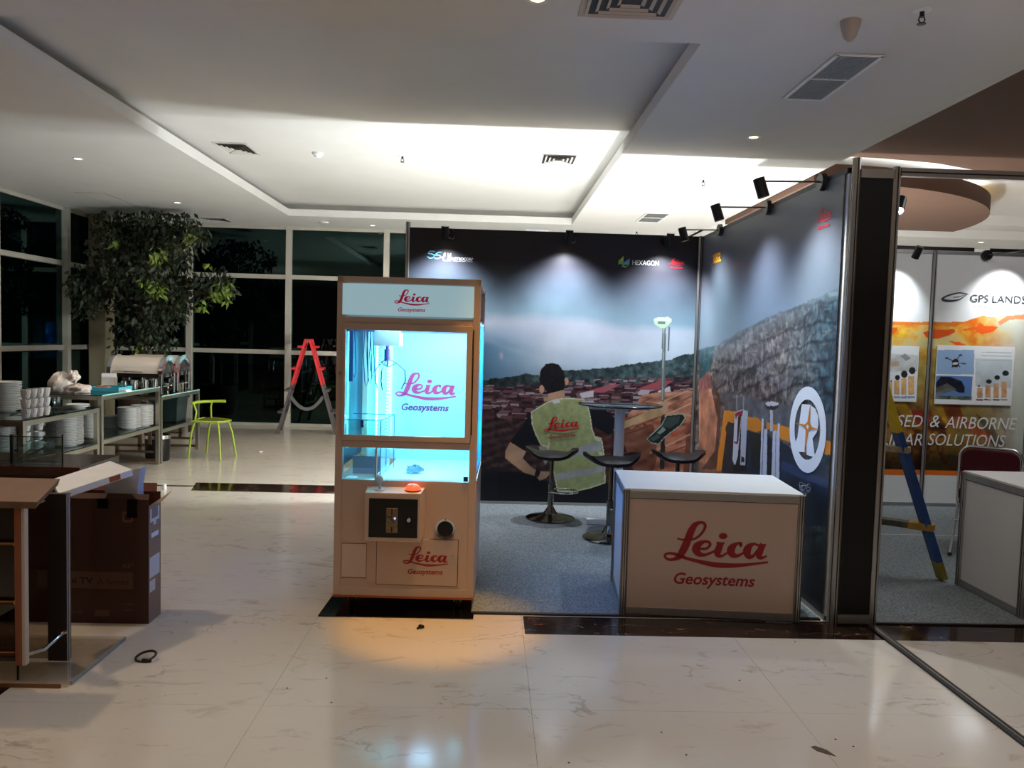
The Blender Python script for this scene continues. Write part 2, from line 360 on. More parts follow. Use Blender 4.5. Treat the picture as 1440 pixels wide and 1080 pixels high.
MB().prism([(3.102, 13), (3.102, -4), (3.16, -4), (3.16, 13)], ZC, ZC+.3).build('tray_fascia', ceilm, c)
cx, cy, cr = 3.3, 10.85, 3.05
disc = [(3.17, 7.80)]+[(cx+cr*math.cos(a), cy+cr*math.sin(a)) for a in np.linspace(-PI/2, .02, 40)]+[(3.17, 10.9)]
dd = MB().prism([(x, min(y, 10.75)) for x, y in disc], ZC-.06, ZC+.12).build('ceiling_disc', brownm, c)
# cove light strip on the disc; white stretch added to brighten the ceiling arc
cv = mat('warm_cove_light', (255, 225, 150), .5, emis=(255, 214, 130), es=9)
cp = [(cx+(cr-.14)*math.cos(a), cy+(cr-.14)*math.sin(a), ZC+.135) for a in np.linspace(-PI/2, -.06, 40)]
MB().tube(cp[:26], .014, 6).build('cove_tube', mat('white_cove_fill', (255, 250, 235), .5, emis=(235, 245, 245), es=26), c)
MB().tube([p for p in cp[25:] if p[1] < 10.7], .012, 6).build('cove_tube', cv, c)
# window walls
wall_b = struct('wall_back', MB().box((-6.3, 13.05, 0), (10, 13.2, .06)), frameM)
MB().box((1.9, 12.9, 0), (10, 13.1, 3.5)).build('wall_panel', white, wall_b)
wall_l = struct('wall_left', MB().box((-6.4, 5.5, 0), (-6.25, 13, .06)), frameM)
struct('wall_rear', MB().box((-9.5, -4.1, 0), (10, -4, 3.5)), mat('hall_wall', (150, 125, 100), .8, noise=.05, scale=3))
struct('wall_right', MB().box((9.9, -4, 0), (10, 13.2, 3.5)), mat('hall_wall2', (190, 180, 165), .8, noise=.05, scale=3))
struct('wall_far_left', MB().box((-9.6, -4, 0), (-9.5, 5.5, 3.5)), MATS['hall_wall'])
mull = [-6.1, -4.88, -3.29, -1.72, -.14, 1.44]
wn = 0
wh = [0.0, 1.21, 2.43, 3.24]
for i in range(len(mull)-1):
    wn += 1; a, b = mull[i], mull[i+1]
    f = MB()
    for z in (1.21, 2.43): f.box((a+.045, 12.83, z-.035), (b-.045, 12.90, z+.035))
    f.box((a+.045, 12.83, 0), (b-.045, 12.90, .05)); f.box((a+.045, 12.83, 3.19), (b-.045, 12.90, 3.24))
    W = struct('window_%d' % wn, f, frameM, bevel=.004)
    MB().box((b-.045, 12.80, 0), (b+.045, 12.93, 3.24)).build('mullion', frameM, W)
    for k in range(3): MB().box((a+.045, 12.865, wh[k]+.035), (b-.045, 12.875, wh[k+1]-.035)).build('pane', winglass, W)
lm = [12.85, 11.53, 9.9, 8.27, 6.64, 5.5]
for i in range(len(lm)-1):
    wn += 1; b, a = lm[i], lm[i+1]
    f = MB()
    for z in (1.23, 2.44): f.box((-6.22, a+.045, z-.035), (-6.15, b-.045, z+.035))
    f.box((-6.22, a+.045, 0), (-6.15, b-.045, .05)); f.box((-6.22, a+.045, 3.19), (-6.15, b-.045, 3.24))
    W = struct('window_%d' % wn, f, frameM, bevel=.004)
    MB().box((-6.24, a-.045, 0), (-6.10, a+.045, 3.24)).build('mullion', frameM, W)
    for k in range(3): MB().box((-6.19, a+.045, wh[k]+.035), (-6.18, b-.045, wh[k+1]-.035)).build('pane', winglass, W)
struct('trim_1', MB().box((-6.12, 12.1, 0), (-5.86, 12.4, 3.24)), mat('column_paint', (150, 138, 112), .6, noise=.05, scale=5), bevel=.01)
struct('ground', MB().box((-30, -6, -.3), (30, 40, -.12)), mat('night_ground', (20, 24, 26), .9, noise=.3, scale=2))
# ================================================================== MURAL PAINTER
def fbm(X, Y, sc, seed=0, oct=4):
    rg = np.random.default_rng(seed); T = rg.random((64, 64)); out = np.zeros_like(X); amp = 1; tot = 0
    for o in range(oct):
        x = X*sc*2**o+o*7.3; y = Y*sc*2**o+o*3.1; xi = np.floor(x).astype(int); yi = np.floor(y).astype(int); fx = x-xi; fy = y-yi
        fx = fx*fx*(3-2*fx); fy = fy*fy*(3-2*fy)
        g = lambda a, b: T[a % 64, b % 64]
        out += amp*((g(xi, yi)*(1-fx)+g(xi+1, yi)*fx)*(1-fy)+(g(xi, yi+1)*(1-fx)+g(xi+1, yi+1)*fx)*fy); tot += amp; amp *= .5
    return out/tot
def inpoly(x, y, poly):
    r = np.zeros(x.shape, bool); n = len(poly)
    for i in range(n):
        (x1, y1), (x2, y2) = poly[i], poly[(i+1) % n]
        if y1 == y2: continue
        r ^= ((y1 > y) != (y2 > y)) & (x < (x2-x1)*(y-y1)/(y2-y1)+x1)
    return r
class Print:
    """a printed picture: one colour per point of a fine grid on the panel"""
    def __init__(s, o, u, v, nu, nv):
        s.o, s.u, s.v, s.nu, s.nv = map(lambda q: np.array(q, float) if not isinstance(q, int) else q, (o, u, v, nu, nv))
        s.nu, s.nv = int(s.nu), int(s.nv)
        A, B = np.meshgrid(np.linspace(0, 1, s.nu), np.linspace(0, 1, s.nv)); s.A, s.B = A.ravel(), B.ravel()
        s.P = s.o+s.A[:, None]*s.u+s.B[:, None]*s.v
        s.x, s.y = project(s.P); s.C = np.zeros((len(s.A), 3))
        s.a = s.A*np.linalg.norm(s.u); s.b = s.B*np.linalg.norm(s.v)
    def ramp(s, t, stops):
        tt = [k[0] for k in stops]; return np.stack([np.interp(t, tt, [k[1][i] for k in stops]) for i in range(3)], 1)
    def fill(s, mask, col, al=1.):
        al = (al*mask)[:, None] if not np.isscalar(al) else al*mask.astype(float)[:, None]
        s.C = s.C*(1-al)+np.array(col, float)*al
    def poly(s, pts, col, al=1., tex=0., sc=20, seed=3):
        m = inpoly(s.x, s.y, pts)
        if tex: k = 1+tex*(fbm(s.a, s.b, sc, seed)-.5)*2; cc = np.array(col, float)[None]*k[:, None]
        else: cc = col
        s.fill(m, cc, al)
    def line(s, p, q, wd, col, al=1.):
        p, q = np.array(p, float), np.array(q, float); d = q-p; L = np.linalg.norm(d)
        t = np.clip(((s.x-p[0])*d[0]+(s.y-p[1])*d[1])/L**2, 0, 1); ds = np.hypot(s.x-p[0]-t*d[0], s.y-p[1]-t*d[1]); s.fill(ds < wd/2, col, al)
    def ell(s, c, rx, ry, col, al=1., soft=0.):
        d = np.hypot((s.x-c[0])/rx, (s.y-c[1])/ry)
        if soft: m = np.clip((1-d)/soft, 0, 1); s.fill(m, col, al)
        else: s.fill(d < 1, col, al)
    def build(s, name, parent, m):
        me = bpy.data.meshes.new(name); nu, nv = s.nu, s.nv
        off = Vector((0, 0, 0)); p = parent
        while p is not None: off += Vector(p.location); p = p.parent
        me.vertices.add(nu*nv); me.vertices.foreach_set('co', (s.P-np.array(off)).ravel())
        i, j = np.meshgrid(np.arange(nu-1), np.arange(nv-1)); q = (j*nu+i).ravel()
        idx = np.stack([q, q+1, q+nu+1, q+nu], 1).ravel(); n = len(q)
        me.loops.add(4*n); me.loops.foreach_set('vertex_index', idx)
        me.polygons.add(n); me.polygons.foreach_set('loop_start', np.arange(0, 4*n, 4)); me.polygons.foreach_set('loop_total', np.full(n, 4))
        me.update(calc_edges=True); me.validate()
        at = me.color_attributes.new('print', 'FLOAT_COLOR', 'POINT'); c = np.clip(s.C/255, 0, 1)
        c = np.where(c <= .04045, c/12.92, ((c+.055)/1.055)**2.4); at.data.foreach_set('color', np.hstack([c, np.ones((len(c), 1))]).ravel())
        me.materials.append(m); o = bpy.data.objects.new(name, me); COL.objects.link(o); o.parent = parent; return o
printm = mat('printed_banner', (200, 200, 200), .38, vcol=True, spec=.35)
# ================================================================== BOOTH WALLS
YB = 7.2; XR = 1.93; HB = 2.52
def crop(ox, oy, sc): return lambda pts: [(ox+x/sc, oy+y/sc) for x, y in pts]
def post(mb, x, y, z0, z1, r=.02):
    k = r*.414; mb.prism([(x-r, y-k), (x-k, y-r), (x+k, y-r), (x+r, y-k), (x+r, y+k), (x+k, y+r), (x-k, y+r), (x-r, y+k)], z0, z1); return mb
def gpost(parent, x, y, z0, z1, name='post'):
    p = post(MB(), x, y, z0, z1).build(name, alu, parent, world=True)
    g = MB()
    for a, b in ((0, -1), (1, 0), (-1, 0)):
        g.box((x+a*.0205-.003*abs(b)-.0004, y+b*.0205-.003*abs(a)-.0004, z0+.002), (x+a*.0205+.003*abs(b)+.0004, y+b*.0205+.003*abs(a)+.0004, z1-.002))
    g.build('groove', groove, p, world=True); return p
bw = thing('booth_back_wall', 'dark printed back wall of the stand, picture of a village and a surveyor', 'partition wall', (.58, YB, 0))
A = Print((-.76, YB-.012, .03), (2.66, 0, 0), (0, 0, 2.46), 420, 400)
X, Y = A.x, A.y+.028*(690-A.x)          # picture levelled
cl = fbm(A.a, A.b, 1.4, 1); cl2 = fbm(A.a, A.b, 3.2, 9)
sky = A.ramp(Y+26*(cl-.5)-(X-800)*.02, [(300, (40, 38, 44)), (372, (44, 44, 52)), (408, (84, 98, 112)), (440, (120, 146, 160)), (452, (168, 176, 190)), (480, (186, 198, 210)), (505, (178, 196, 210)), (530, (140, 160, 178))])
A.C = sky*(1+.16*(cl2-.5))[:, None]
A.fill(np.ones_like(X), (62, 104, 134), np.clip((770-X)/90, 0, 1)*np.clip((Y-455)/30, 0, 1)*.85)
A.fill(np.ones_like(X), (200, 205, 212), np.clip(1-abs(Y-(488+(X-700)*.28)+8*cl2)/7, 0, 1)*np.clip((800-X)/60, 0, 1)*.14)
A.ell((705, 500), 4, 8, (205, 170, 185), .6, .8)
# wooded ridge
ridge = np.interp(X, [670, 690, 720, 745, 765, 800, 850, 900, 940, 1000], [536, 534, 530, 524, 524, 518, 514, 504, 498, 482]); t1 = fbm(A.a, A.b, 14, 4); t2 = fbm(A.a, A.b, 30, 6)
m = Y > ridge+9*(t1-.5)
A.C = np.where(m[:, None], A.ramp(t2*.6+t1*.4, [(0.25, (22, 32, 36)), (.6, (66, 84, 86)), (.8, (112, 130, 130))])*(1-.35*np.clip((760-X)/60, 0, 1))[:, None], A.C)
# village ground
vg = np.interp(X, [670, 750, 800, 870, 940, 1000], [546, 544, 541, 536, 530, 524]); m = Y > vg+3*(t1-.5)
A.C = np.where(m[:, None], A.ramp(t2, [(.2, (32, 24, 30)), (.55, (66, 50, 54)), (.85, (112, 96, 96))]), A.C)
rg = random.Random(3); T = lambda x, y: (x, y-.028*(690-x))
for row in range(13):
    yy = 546+row*7.2; sz = 5+row*1.05; x = 672+rg.random()*8
    while x < 1000:
        y0 = yy-(x-700)*.085+rg.uniform(-2, 2)
        wv = sz*rg.uniform(1.3, 2.6); h = sz*.55
        if not (x > 880 and row > 3) and not (row > 9 and x > 740):
            c = rg.choice([(88, 54, 62), (70, 44, 52), (102, 68, 76), (62, 44, 50), (118, 86, 92), (84, 54, 58)])
            A.poly([T(x, y0), T(x+wv*.28, y0-h), T(x+wv*1.1, y0-h), T(x+wv*.86, y0)], c)
            A.poly([T(x, y0), T(x+wv*.86, y0), T(x+wv*.84, y0+h*.8), T(x+.3, y0+h*.8)], rg.choice([(44, 26, 30), (56, 34, 36), (150, 140, 144), (40, 24, 28), (120, 96, 92)]))
            if rg.random() < .3: A.line(T(x, y0-h), T(x+wv, y0-h-1), 1.0, (190, 170, 172), .8)
        x += wv*rg.uniform(.95, 1.35)
for pts, c in [([(818, 552), (860, 540), (872, 541), (850, 552)], (156, 84, 94)), ([(894, 548), (930, 534), (948, 535), (925, 549)], (150, 76, 84)), ([(815, 553), (835, 549), (835, 558), (818, 560)], (190, 188, 196)), ([(900, 548), (914, 548), (912, 556), (897, 555)], (170, 160, 166)), ([(925, 550), (942, 543), (944, 556), (926, 558)], (190, 190, 200))]: A.poly(pts, c)
# terraced earth on the right
er = crop(860, 430, 4.7)([(200, 590), (330, 570), (560, 560), (720, 545), (740, 1100), (150, 1100), (80, 900), (60, 800)])
st = np.sin((Y-(X*-.34))*.40+14*fbm(A.a, A.b, 2.2, 12)); tx = fbm(A.a*.5, A.b, 16, 14)
ecol = A.ramp(.5+.12*st+.9*(tx-.5), [(.1, (104, 66, 58)), (.4, (170, 118, 96)), (.7, (206, 154, 128)), (1., (222, 180, 154))])
me_ = inpoly(A.x, A.y, er); A.C = np.where(me_[:, None], ecol, A.C)
lo = (A.x > 840) & (A.y > 600-(A.x-860)*.1+20*(t1-.5)); A.C = np.where(lo[:, None] & (np.abs(A.x-955) > 25+20*t1)[:, None], A.C*.62, A.C)
A.poly([(966, 600), (996, 560), (1000, 700), (958, 700)], (120, 74, 60), .75, .5, 12)
for _ in range(26):
    x0 = rg.uniform(862, 985); y0 = rg.uniform(563, 655); L_ = rg.uniform(18, 60); A.line((x0, y0), (x0+L_, y0-L_*rg.uniform(.30, .5)), rg.uniform(1., 2.6), rg.choice([(104, 64, 54), (128, 82, 66), (86, 54, 48), (226, 182, 156)]), .75)
A.poly([(1000, 430), (1001, 430), (1001, 431)], (120, 90, 80))
# ploughed roofs lower left
mm = (Y > 590+(X-670)*-.04) & (A.x < 860); st = np.sin((Y+(X*.30))*.5+5*fbm(A.a, A.b, 2.5, 20))
A.C = np.where((mm)[:, None], A.ramp(.5+.16*st+.8*(t2-.5), [(.1, (34, 26, 30)), (.5, (62, 46, 48)), (.9, (96, 74, 74))]), A.C)
A.C = np.where(((A.x > 826) & (A.y > 585))[:, None], A.C*.85+np.array((22, 6, 2)), A.C)
# dark ground
dk = Y > np.interp(X, [670, 700, 760, 800, 880, 1000], [652, 656, 668, 690, 672, 660])+10*(t1-.5)
A.fill(dk, (22, 25, 36), np.clip((Y-650)/18, 0, 1)*.97)
# ---- the man in the picture
c = crop(700, 500, 5.4)
skin = (176, 142, 116); shirt = (24, 26, 34); vest = (150, 160, 112)
A.poly(c([(0, 880), (300, 900), (420, 1030), (560, 1050), (820, 960), (972, 1000), (972, 1150), (0, 1180)]), (18, 20, 28))
A.poly(c([(95, 655), (60, 720), (58, 780), (120, 830), (200, 890), (290, 915), (320, 950), (360, 935), (400, 900), (395, 880), (330, 880), (270, 860), (190, 780), (215, 730), (190, 700)]), skin, 1, .25, 6)
A.poly(c([(290, 860), (325, 880), (310, 925), (280, 910)]), (28, 26, 30))
A.poly(c([(258, 425), (215, 490), (150, 580), (92, 655), (205, 725), (245, 670), (330, 690), (420, 650), (420, 500)]), shirt)
A.poly(c([(680, 370), (830, 425), (895, 480), (960, 520), (905, 560), (850, 605), (780, 570), (715, 530)]), shirt)
A.poly([(862, 604), (880, 592), (905, 581), (925, 573), (933, 566), (938, 578), (930, 585), (905, 592), (880, 602), (866, 610)], (178, 150, 112), 1, .2, 8)
A.ell((934, 573), 6, 9, (182, 150, 118))
A.poly(c([(385, 280), (380, 345), (440, 350), (510, 330), (505, 260)]), skin, 1, .15, 6)
A.poly(c([(310, 690), (330, 750), (360, 830), (440, 690)]), (150, 148, 140))
v = c([(375, 355), (440, 335), (525, 325), (650, 332), (680, 370), (700, 460), (715, 560), (745, 640), (790, 650), (810, 780), (815, 965), (700, 1005), (560, 1035), (455, 1030), (430, 900), (400, 800), (380, 690), (330, 680), (290, 600), (262, 520), (255, 430)])
A.poly(v, vest, 1, .12, 30)
for p, q in zip(v, v[1:]+v[:1]): A.line(p, q, 1.5, (206, 210, 176))
for p in ([(600, 700), (780, 645), (790, 715), (440, 805), (432, 760)], [(442, 895), (812, 842), (814, 880), (446, 950)]): A.poly(c(p), (156, 162, 166), 1, .12, 20)
A.line(c([(388, 600)])[0], c([(388, 690)])[0], 1.4, (196, 200, 160))
A.poly(c([(745, 610), (790, 628), (790, 650), (740, 640)]), (188, 200, 150)); A.poly(c([(760, 725), (790, 730), (810, 780), (775, 775)]), (196, 206, 160))
A.poly(c([(410, 345), (470, 333), (475, 355), (430, 366)]), (200, 205, 205))
A.ell(c([(333, 255)])[0], 3.6, 5.6, (196, 150, 124)); A.ell(c([(521, 195)])[0], 2.8, 5.2, (186, 142, 118))
hp = c([(315, 180), (325, 110), (365, 65), (415, 55), (465, 70), (500, 120), (510, 200), (505, 260), (440, 275), (385, 290), (360, 260), (350, 225), (325, 225)])
A.poly(hp, (24, 24, 28), 1, .3, 30)
A.poly(c([(345, 325), (380, 310), (385, 345), (355, 350)]), skin)
# receiver pole and controller in the picture
A.line((934, 462), (932, 562), 5.2, (96, 106, 104)); A.line((933.5, 462), (931.5, 562), 1.4, (150, 160, 158)); A.line((941, 460), (940, 493), 1.6, (70, 80, 84))
A.poly([(919, 448), (926, 446), (940, 446), (944.5, 449), (944, 453), (919, 453)], (180, 192, 192)); A.poly([(919, 451), (944, 452), (940, 457), (934, 462), (928, 461), (921, 456)], (168, 196, 160)); A.poly([(925, 452), (936, 452), (935, 456), (925, 456)], (90, 110, 110))
c = crop(860, 430, 4.7)
A.poly(c([(325, 740), (350, 715), (355, 800), (350, 1080), (320, 1080)]), (44, 44, 48))
dev = c([(235, 880), (330, 790), (365, 725), (470, 715), (488, 740), (455, 790), (400, 830), (350, 870), (310, 915), (260, 905)])
A.poly(dev, (34, 40, 40))
for p, q in zip(dev, dev[1:]+dev[:1]): A.line(p, q, 1.1, (150, 185, 170))
A.poly(c([(335, 795), (375, 735), (455, 728), (445, 770), (385, 810)]), (58, 76, 72)); A.poly(c([(250, 880), (300, 850), (325, 865), (280, 895)]), (70, 84, 80)); A.poly(c([(300, 840), (340, 800), (360, 820), (320, 850)]), (130, 150, 146)); A.poly(c([(405, 845), (430, 840), (435, 855), (405, 862)]), (220, 70, 50))
A.build('printed_mural', bw, printm)
MB().box((-.775, YB, 0), (2.155, YB+.03, HB)).build('panel', white, bw, world=True)  # right end extended past the side wall to stop light leaking through
MB().box((-.76, YB-.02, 0), (1.91, YB-.002, .03)).build('bottom_rail', alu, bw, world=True)
MB().box((-.76, YB-.012, HB-.03), (1.91, YB+.012, HB)).build('top_rail', mat('dark_rail', (30, 30, 34), .5), bw, world=True)
gpost(bw, -.775, YB, 0, HB+.05); gpost(bw, 1.90, YB-.025, 0, HB)
UX, UZ = (1, 0, 0), (0, 0, 1)
def bp(x, y, d=.016): p = on(x, y, 'Y', YB-d); return (p[0], p[1], p[2])
# logos on the back wall
cyanp = mat('cyan_print', (90, 190, 225), .5); whitepr = mat('white_print', (235, 238, 240), .5); greenp = mat('green_print', (120, 200, 90), .5); yellowp = mat('yellow_print', (215, 205, 90), .5)
lg = MB()
for (x, y), fl in (((607, 357.5), 1), ((615, 358), -1)):
    o = Vector(bp(x, y)); k = .0065
    pts = [(4, 4), (-2, 4), (-4, 1), (0, .5), (3, -1.5), (2, -4.5), (-2, -5.5), (-5, -3.5)] if fl == 1 else [(5, 3.5), (1, 3), (-2, 0), (-4, -3), (-2, -5.5), (2, -5.2), (4, -2.5), (1.5, -.5), (-1, -1)]
    tmp = MB(); stroke(tmp, [(a*k*1.15, b*k, .009) for a, b in pts]); place(lg, (np.array(tmp.v), tmp.f), o, UX, UZ, 1, 1)
lg.build('emblem', cyanp, bw, world=True)
text(MB(), 'TH', bp(619.8, 362), UX, UZ, .018, .011).build('lettering', whitepr, bw, world=True)
sq = MB()
for (a, b, c2, d) in ((-.036, -.036, -.030, .036), (-.036, -.036, .036, -.031), (-.036, .006, -.014, .036), (.006, -.036, .012, .036), (.030, -.036, .036, .036)):
    o = bp(628.5, 361.5); sq.box((o[0]+a, o[1]-.001, o[2]+b), (o[0]+c2, o[1], o[2]+d))
o = bp(628.5, 361.5); sq.add([(o[0]+.012, o[1], o[2]), (o[0]+.03, o[1], o[2]+.036), (o[0]+.036, o[1], o[2]+.03), (o[0]+.022, o[1], o[2]), (o[0]+.036, o[1], o[2]-.03), (o[0]+.03, o[1], o[2]-.036)], [(0, 1, 2, 3), (0, 3, 4, 5)])
sq.build('emblem', whitepr, bw, world=True)
text(MB(), 'METROCORP', bp(650.5, 364.2), UX, UZ, .19, .026, 0, .008).build('lettering', whitepr, bw, world=True)
text(MB(), 'Always the best solution', bp(650.5, 367.6), UX, UZ, .18, .009).build('lettering', whitepr, bw, world=True)
h1 = MB(); o = Vector(bp(877.5, 368.5)); k = .0068
def ply(mb, o, pts, k, ux=UX, uy=UZ): mb.add([Vector(o)+Vector(ux)*a*k+Vector(uy)*b*k for a, b in pts], [tuple(range(len(pts)))])
h1 = MB(); ply(h1, o, [(-7.5, 2), (-3, 5.5), (-3, -1), (-7.5, -4)], k); h1.build('emblem', greenp, bw, world=True)
h1 = MB(); ply(h1, o, [(-3, -1), (-3, 5.5), (-1, 8), (-1, 0)], k); ply(h1, o, [(-4, -5.5), (2, -7.5), (7.5, -3), (4, -3)], k); h1.build('emblem', yellowp, bw, world=True)
h1 = MB(); ply(h1, o, [(-5, -2.2), (0, -.5), (7.5, 5), (7.5, -2.5), (2, -6.5)], k); h1.build('emblem', mat('teal_print', (90, 170, 190), .5), bw, world=True)
text(MB(), 'HEXAGON', bp(908, 369.7), UX, UZ, .245, .043, 0, .003).build('lettering', whitepr, bw, world=True)
brand(bw, bp(951.5, 370.5), UX, UZ, .145, redM, world=True)
# on the vest : follows its tilt
o = bp(789.5, 601); ux = Vector((.993, 0, .12)).normalized(); uy = Vector((-.10, 0, .995)).normalized()
brand(bw, o, ux, uy, .325, redM, redS, world=True)
# ---------------- right wall of the stand
rw = thing('booth_side_wall', 'grey printed side wall of the stand with terraced rock and round white emblem', 'partition wall', (XR, 5.7, 0))
Yf = 4.27
B = Print((XR-.012, YB-.03, .03), (0, -(YB-Yf-.06), 0), (0, 0, 2.46), 420, 330)
def rp(x, y, d=.012): return on(x, y, 'X', XR-d)
cl = fbm(B.a, B.b, 1.2, 31); n1 = fbm(B.a, B.b, 8, 32); n2 = fbm(B.a, B.b, 24, 33); n3 = fbm(B.a*.7, B.b*3.2, 10, 34)
B.C = B.ramp(2.5-B.b+.2*(cl-.5), [(0, (66, 68, 76)), (.35, (84, 86, 96)), (.8, (120, 134, 148)), (1.3, (140, 160, 176))])
edge = np.interp(B.x, [985, 1010, 1040, 1080, 1120, 1150, 1190], [492, 484, 466, 446, 430, 418, 400])
m = B.y > edge+5*(n1-.5)
q = (B.y+.62*(B.x-1000)-.0011*(B.x-1000)**2)/27+.9*(cl-.5)+.35*(n1-.5); fq = q-np.floor(q)
st3 = fbm(B.x*.09+.02*B.y+3*n1, B.y*.02-.02*B.x, 4.0, 36, 4); st4 = fbm(B.x*.05+.03*B.y, B.y*.03-.02*B.x, 2.0, 37, 4)
tex = .52+.75*(st3-.5)+.5*(n2-.5)+.4*(st4-.5)
rock = B.ramp(np.clip(tex-.30*np.clip(1-np.abs(fq-.5)/.13, 0, 1), 0, 1), [(.1, (42, 36, 36)), (.4, (88, 78, 76)), (.6, (124, 112, 106)), (.9, (176, 164, 154))])
bl = np.clip((B.x-1095)/70, 0, 1); rock = rock*(1-bl[:, None])+(rock*np.array((.52, .78, .92)))*bl[:, None]
B.C = np.where(m[:, None], rock, B.C)
haze = np.clip(1-(B.y-edge)/26, 0, 1)*m; B.fill(np.ones_like(haze), (110, 122, 130), haze*.65)
# trees in the corner and earth
B.poly([(983, 492), (1006, 486), (1002, 505), (996, 540), (983, 548)], (48, 80, 86), .85, .5, 14)
B.poly([(983, 535), (998, 520), (1001, 545), (983, 552)], (150, 90, 84), .9, .4, 20)
B.poly([(983, 550), (1000, 546), (1008, 580), (1012, 640), (1010, 700), (983, 700)], (176, 118, 92), 1, .4, 9)
c = crop(960, 500, 4.5)
B.poly(c([(195, 190), (235, 250), (240, 400), (215, 720), (120, 720), (205, 600), (220, 400), (185, 230)]), (92, 62, 52), 1, .4, 9)
B.poly(c([(230, 240), (330, 250), (520, 290), (700, 330), (980, 390), (1000, 640), (900, 560), (600, 520), (300, 400)]), (96, 98, 102), .85, .3, 12)
B.poly(c([(400, 470), (620, 540), (760, 640), (960, 740), (1000, 1080), (420, 1080), (400, 760)]), (40, 50, 66), 1, .4, 5)
B.poly(c([(630, 660), (930, 800), (930, 850), (620, 720)]), (52, 70, 104), .9, .2, 6); B.poly(c([(250, 420), (330, 400), (420, 560), (400, 760), (250, 740)]), (42, 44, 50), .9, .3, 9)
B.poly(c([(420, 480), (540, 500), (560, 740), (440, 720)]), (34, 44, 38), .9, .4, 9)
B.fill(B.b < .45, (42, 42, 48), np.clip((.55-B.b)/.35, 0, 1)*.9)
org = (226, 138, 46)
B.poly(c([(262, 345), (340, 355), (340, 430), (285, 420), (245, 730), (212, 730)]), org); B.poly(c([(340, 380), (480, 395), (515, 440), (480, 480), (340, 460)]), org)
B.poly(c([(395, 395), (480, 400), (510, 430), (495, 475), (460, 485), (395, 465)]), org); B.poly(c([(530, 420), (610, 440), (690, 460), (680, 545), (620, 525), (600, 480), (530, 460)]), org); B.poly(c([(900, 535), (960, 545), (960, 632), (895, 625)]), org)
B.ell(c([(298, 465)])[0], 6, 9, (62, 58, 60))
wh_ = (214, 214, 222)
for p, q in (((342, 250), (342, 350)), ((386, 260), (384, 350))): B.line(c([p])[0], c([q])[0], 1.6, (150, 148, 148))
B.poly(c([(330, 360), (380, 340), (372, 380), (348, 640), (330, 700), (315, 660)]), wh_); B.poly(c([(330, 365), (378, 345), (376, 375), (345, 385), (338, 405), (334, 398)]), (176, 36, 52)); B.poly(c([(324, 543), (352, 545), (350, 560), (324, 556)]), (176, 36, 52))
B.poly(c([(350, 385), (372, 372), (352, 545), (342, 540)]), (60, 56, 62))
B.poly(c([(384, 340), (412, 355), (395, 700), (364, 690), (372, 400)]), (198, 200, 208)); B.poly(c([(372, 640), (392, 650), (390, 680), (370, 672)]), (44, 46, 62)); B.poly(c([(320, 690), (395, 695), (410, 730), (325, 735)]), (36, 34, 38))
B.line(c([(562, 345)])[0], c([(562, 470)])[0], 4.0, (196, 192, 196)); B.ell(c([(565, 318)])[0], 9.5, 6.0, (40, 40, 44)); B.ell(c([(565, 305)])[0], 9.5, 3.2, (206, 200, 200))
for xa, xb, ty in ((500, 512, 400), (515, 535, 465), (602, 614, 430), (572, 612, 475)):
    B.poly(c([(xa, ty), (xb, ty), (xb-3, 780), (xa-12, 780)]), wh_)
B.line(c([(512, 470)])[0], c([(500, 780)])[0], 1.2, (120, 120, 130)); B.line(c([(590, 480)])[0], c([(586, 780)])[0], 1.2, (150, 150, 160))
# rock face highlights
B.fill(m & (n3 > .66) & (B.y < 560), (206, 196, 190), .25)
B.build('printed_mural', rw, printm)
MB().box((XR, Yf, 0), (XR+.03, YB, HB)).build('panel', white, rw, world=True)
MB().box((XR-.012, Yf, HB-.03), (XR+.012, YB-.03, HB)).build('top_rail', mat('dark_rail'), rw, world=True)
MB().box((XR-.014, Yf, 0), (XR-.001, YB-.03, .03)).build('bottom_rail', alu, rw, world=True)
VX, VZ = Vector((0, -1, 0)), Vector((0, 0, 1))
# round emblem : white ring with a leaning capital and a thin orange star
o = Vector(rp(1137, 604.5, .016)); rr = .36; yc = o.y
top = rp(1134, 543)[2]; bot = rp(1137, 666)[2]; o.z = (top+bot)/2; RZ = (top-bot)/2
l_, r_ = rp(1111, 605)[1], rp(1163, 605)[1]; RY = (l_-r_)/2; o.y = (l_+r_)/2
mb = MB(); n = 48
V = []
for k in range(n):
    a = 2*PI*k/n; ca, sa = math.cos(a), math.sin(a); V += [o+VX*ca*RY+VZ*sa*RZ, o+VX*ca*RY*.70+VZ*sa*RZ*.70]
mb.add(V, [(2*k, 2*k+1, (2*k+3) % (2*n), (2*k+2) % (2*n)) for k in range(n)]); mb.build('emblem_ring', whitepr, rw, world=True)
c = crop(1010, 560, 6)
def rq(pts, d): return [rp(*p, d) for p in c(pts)]
mb = MB()
def face(mb, pts): mb.add(pts, [tuple(range(len(pts)))])
face(mb, rq([(705, 50), (745, 52), (735, 455), (676, 452), (650, 370), (668, 330)], .015))
face(mb, rq([(705, 50), (775, 55), (820, 90), (845, 150), (845, 230), (830, 290), (795, 340), (818, 500), (745, 478), (738, 240)], .0152))
mb.build('emblem_letter', whitepr, rw, world=True)
mb = MB()
face(mb, rq([(640, 207), (730, 222), (752, 200), (779, 38), (772, 205), (790, 245), (880, 272), (785, 262), (760, 275), (725, 490), (738, 270), (720, 240)], .018))
mb.build('emblem_star', mat('orange_print', (214, 128, 48), .5), rw, world=True)
mb = MB(); face(mb, rq([(748, 222), (765, 235), (755, 262), (742, 245)], .0195)); mb.build('emblem_star', whitepr, rw, world=True)
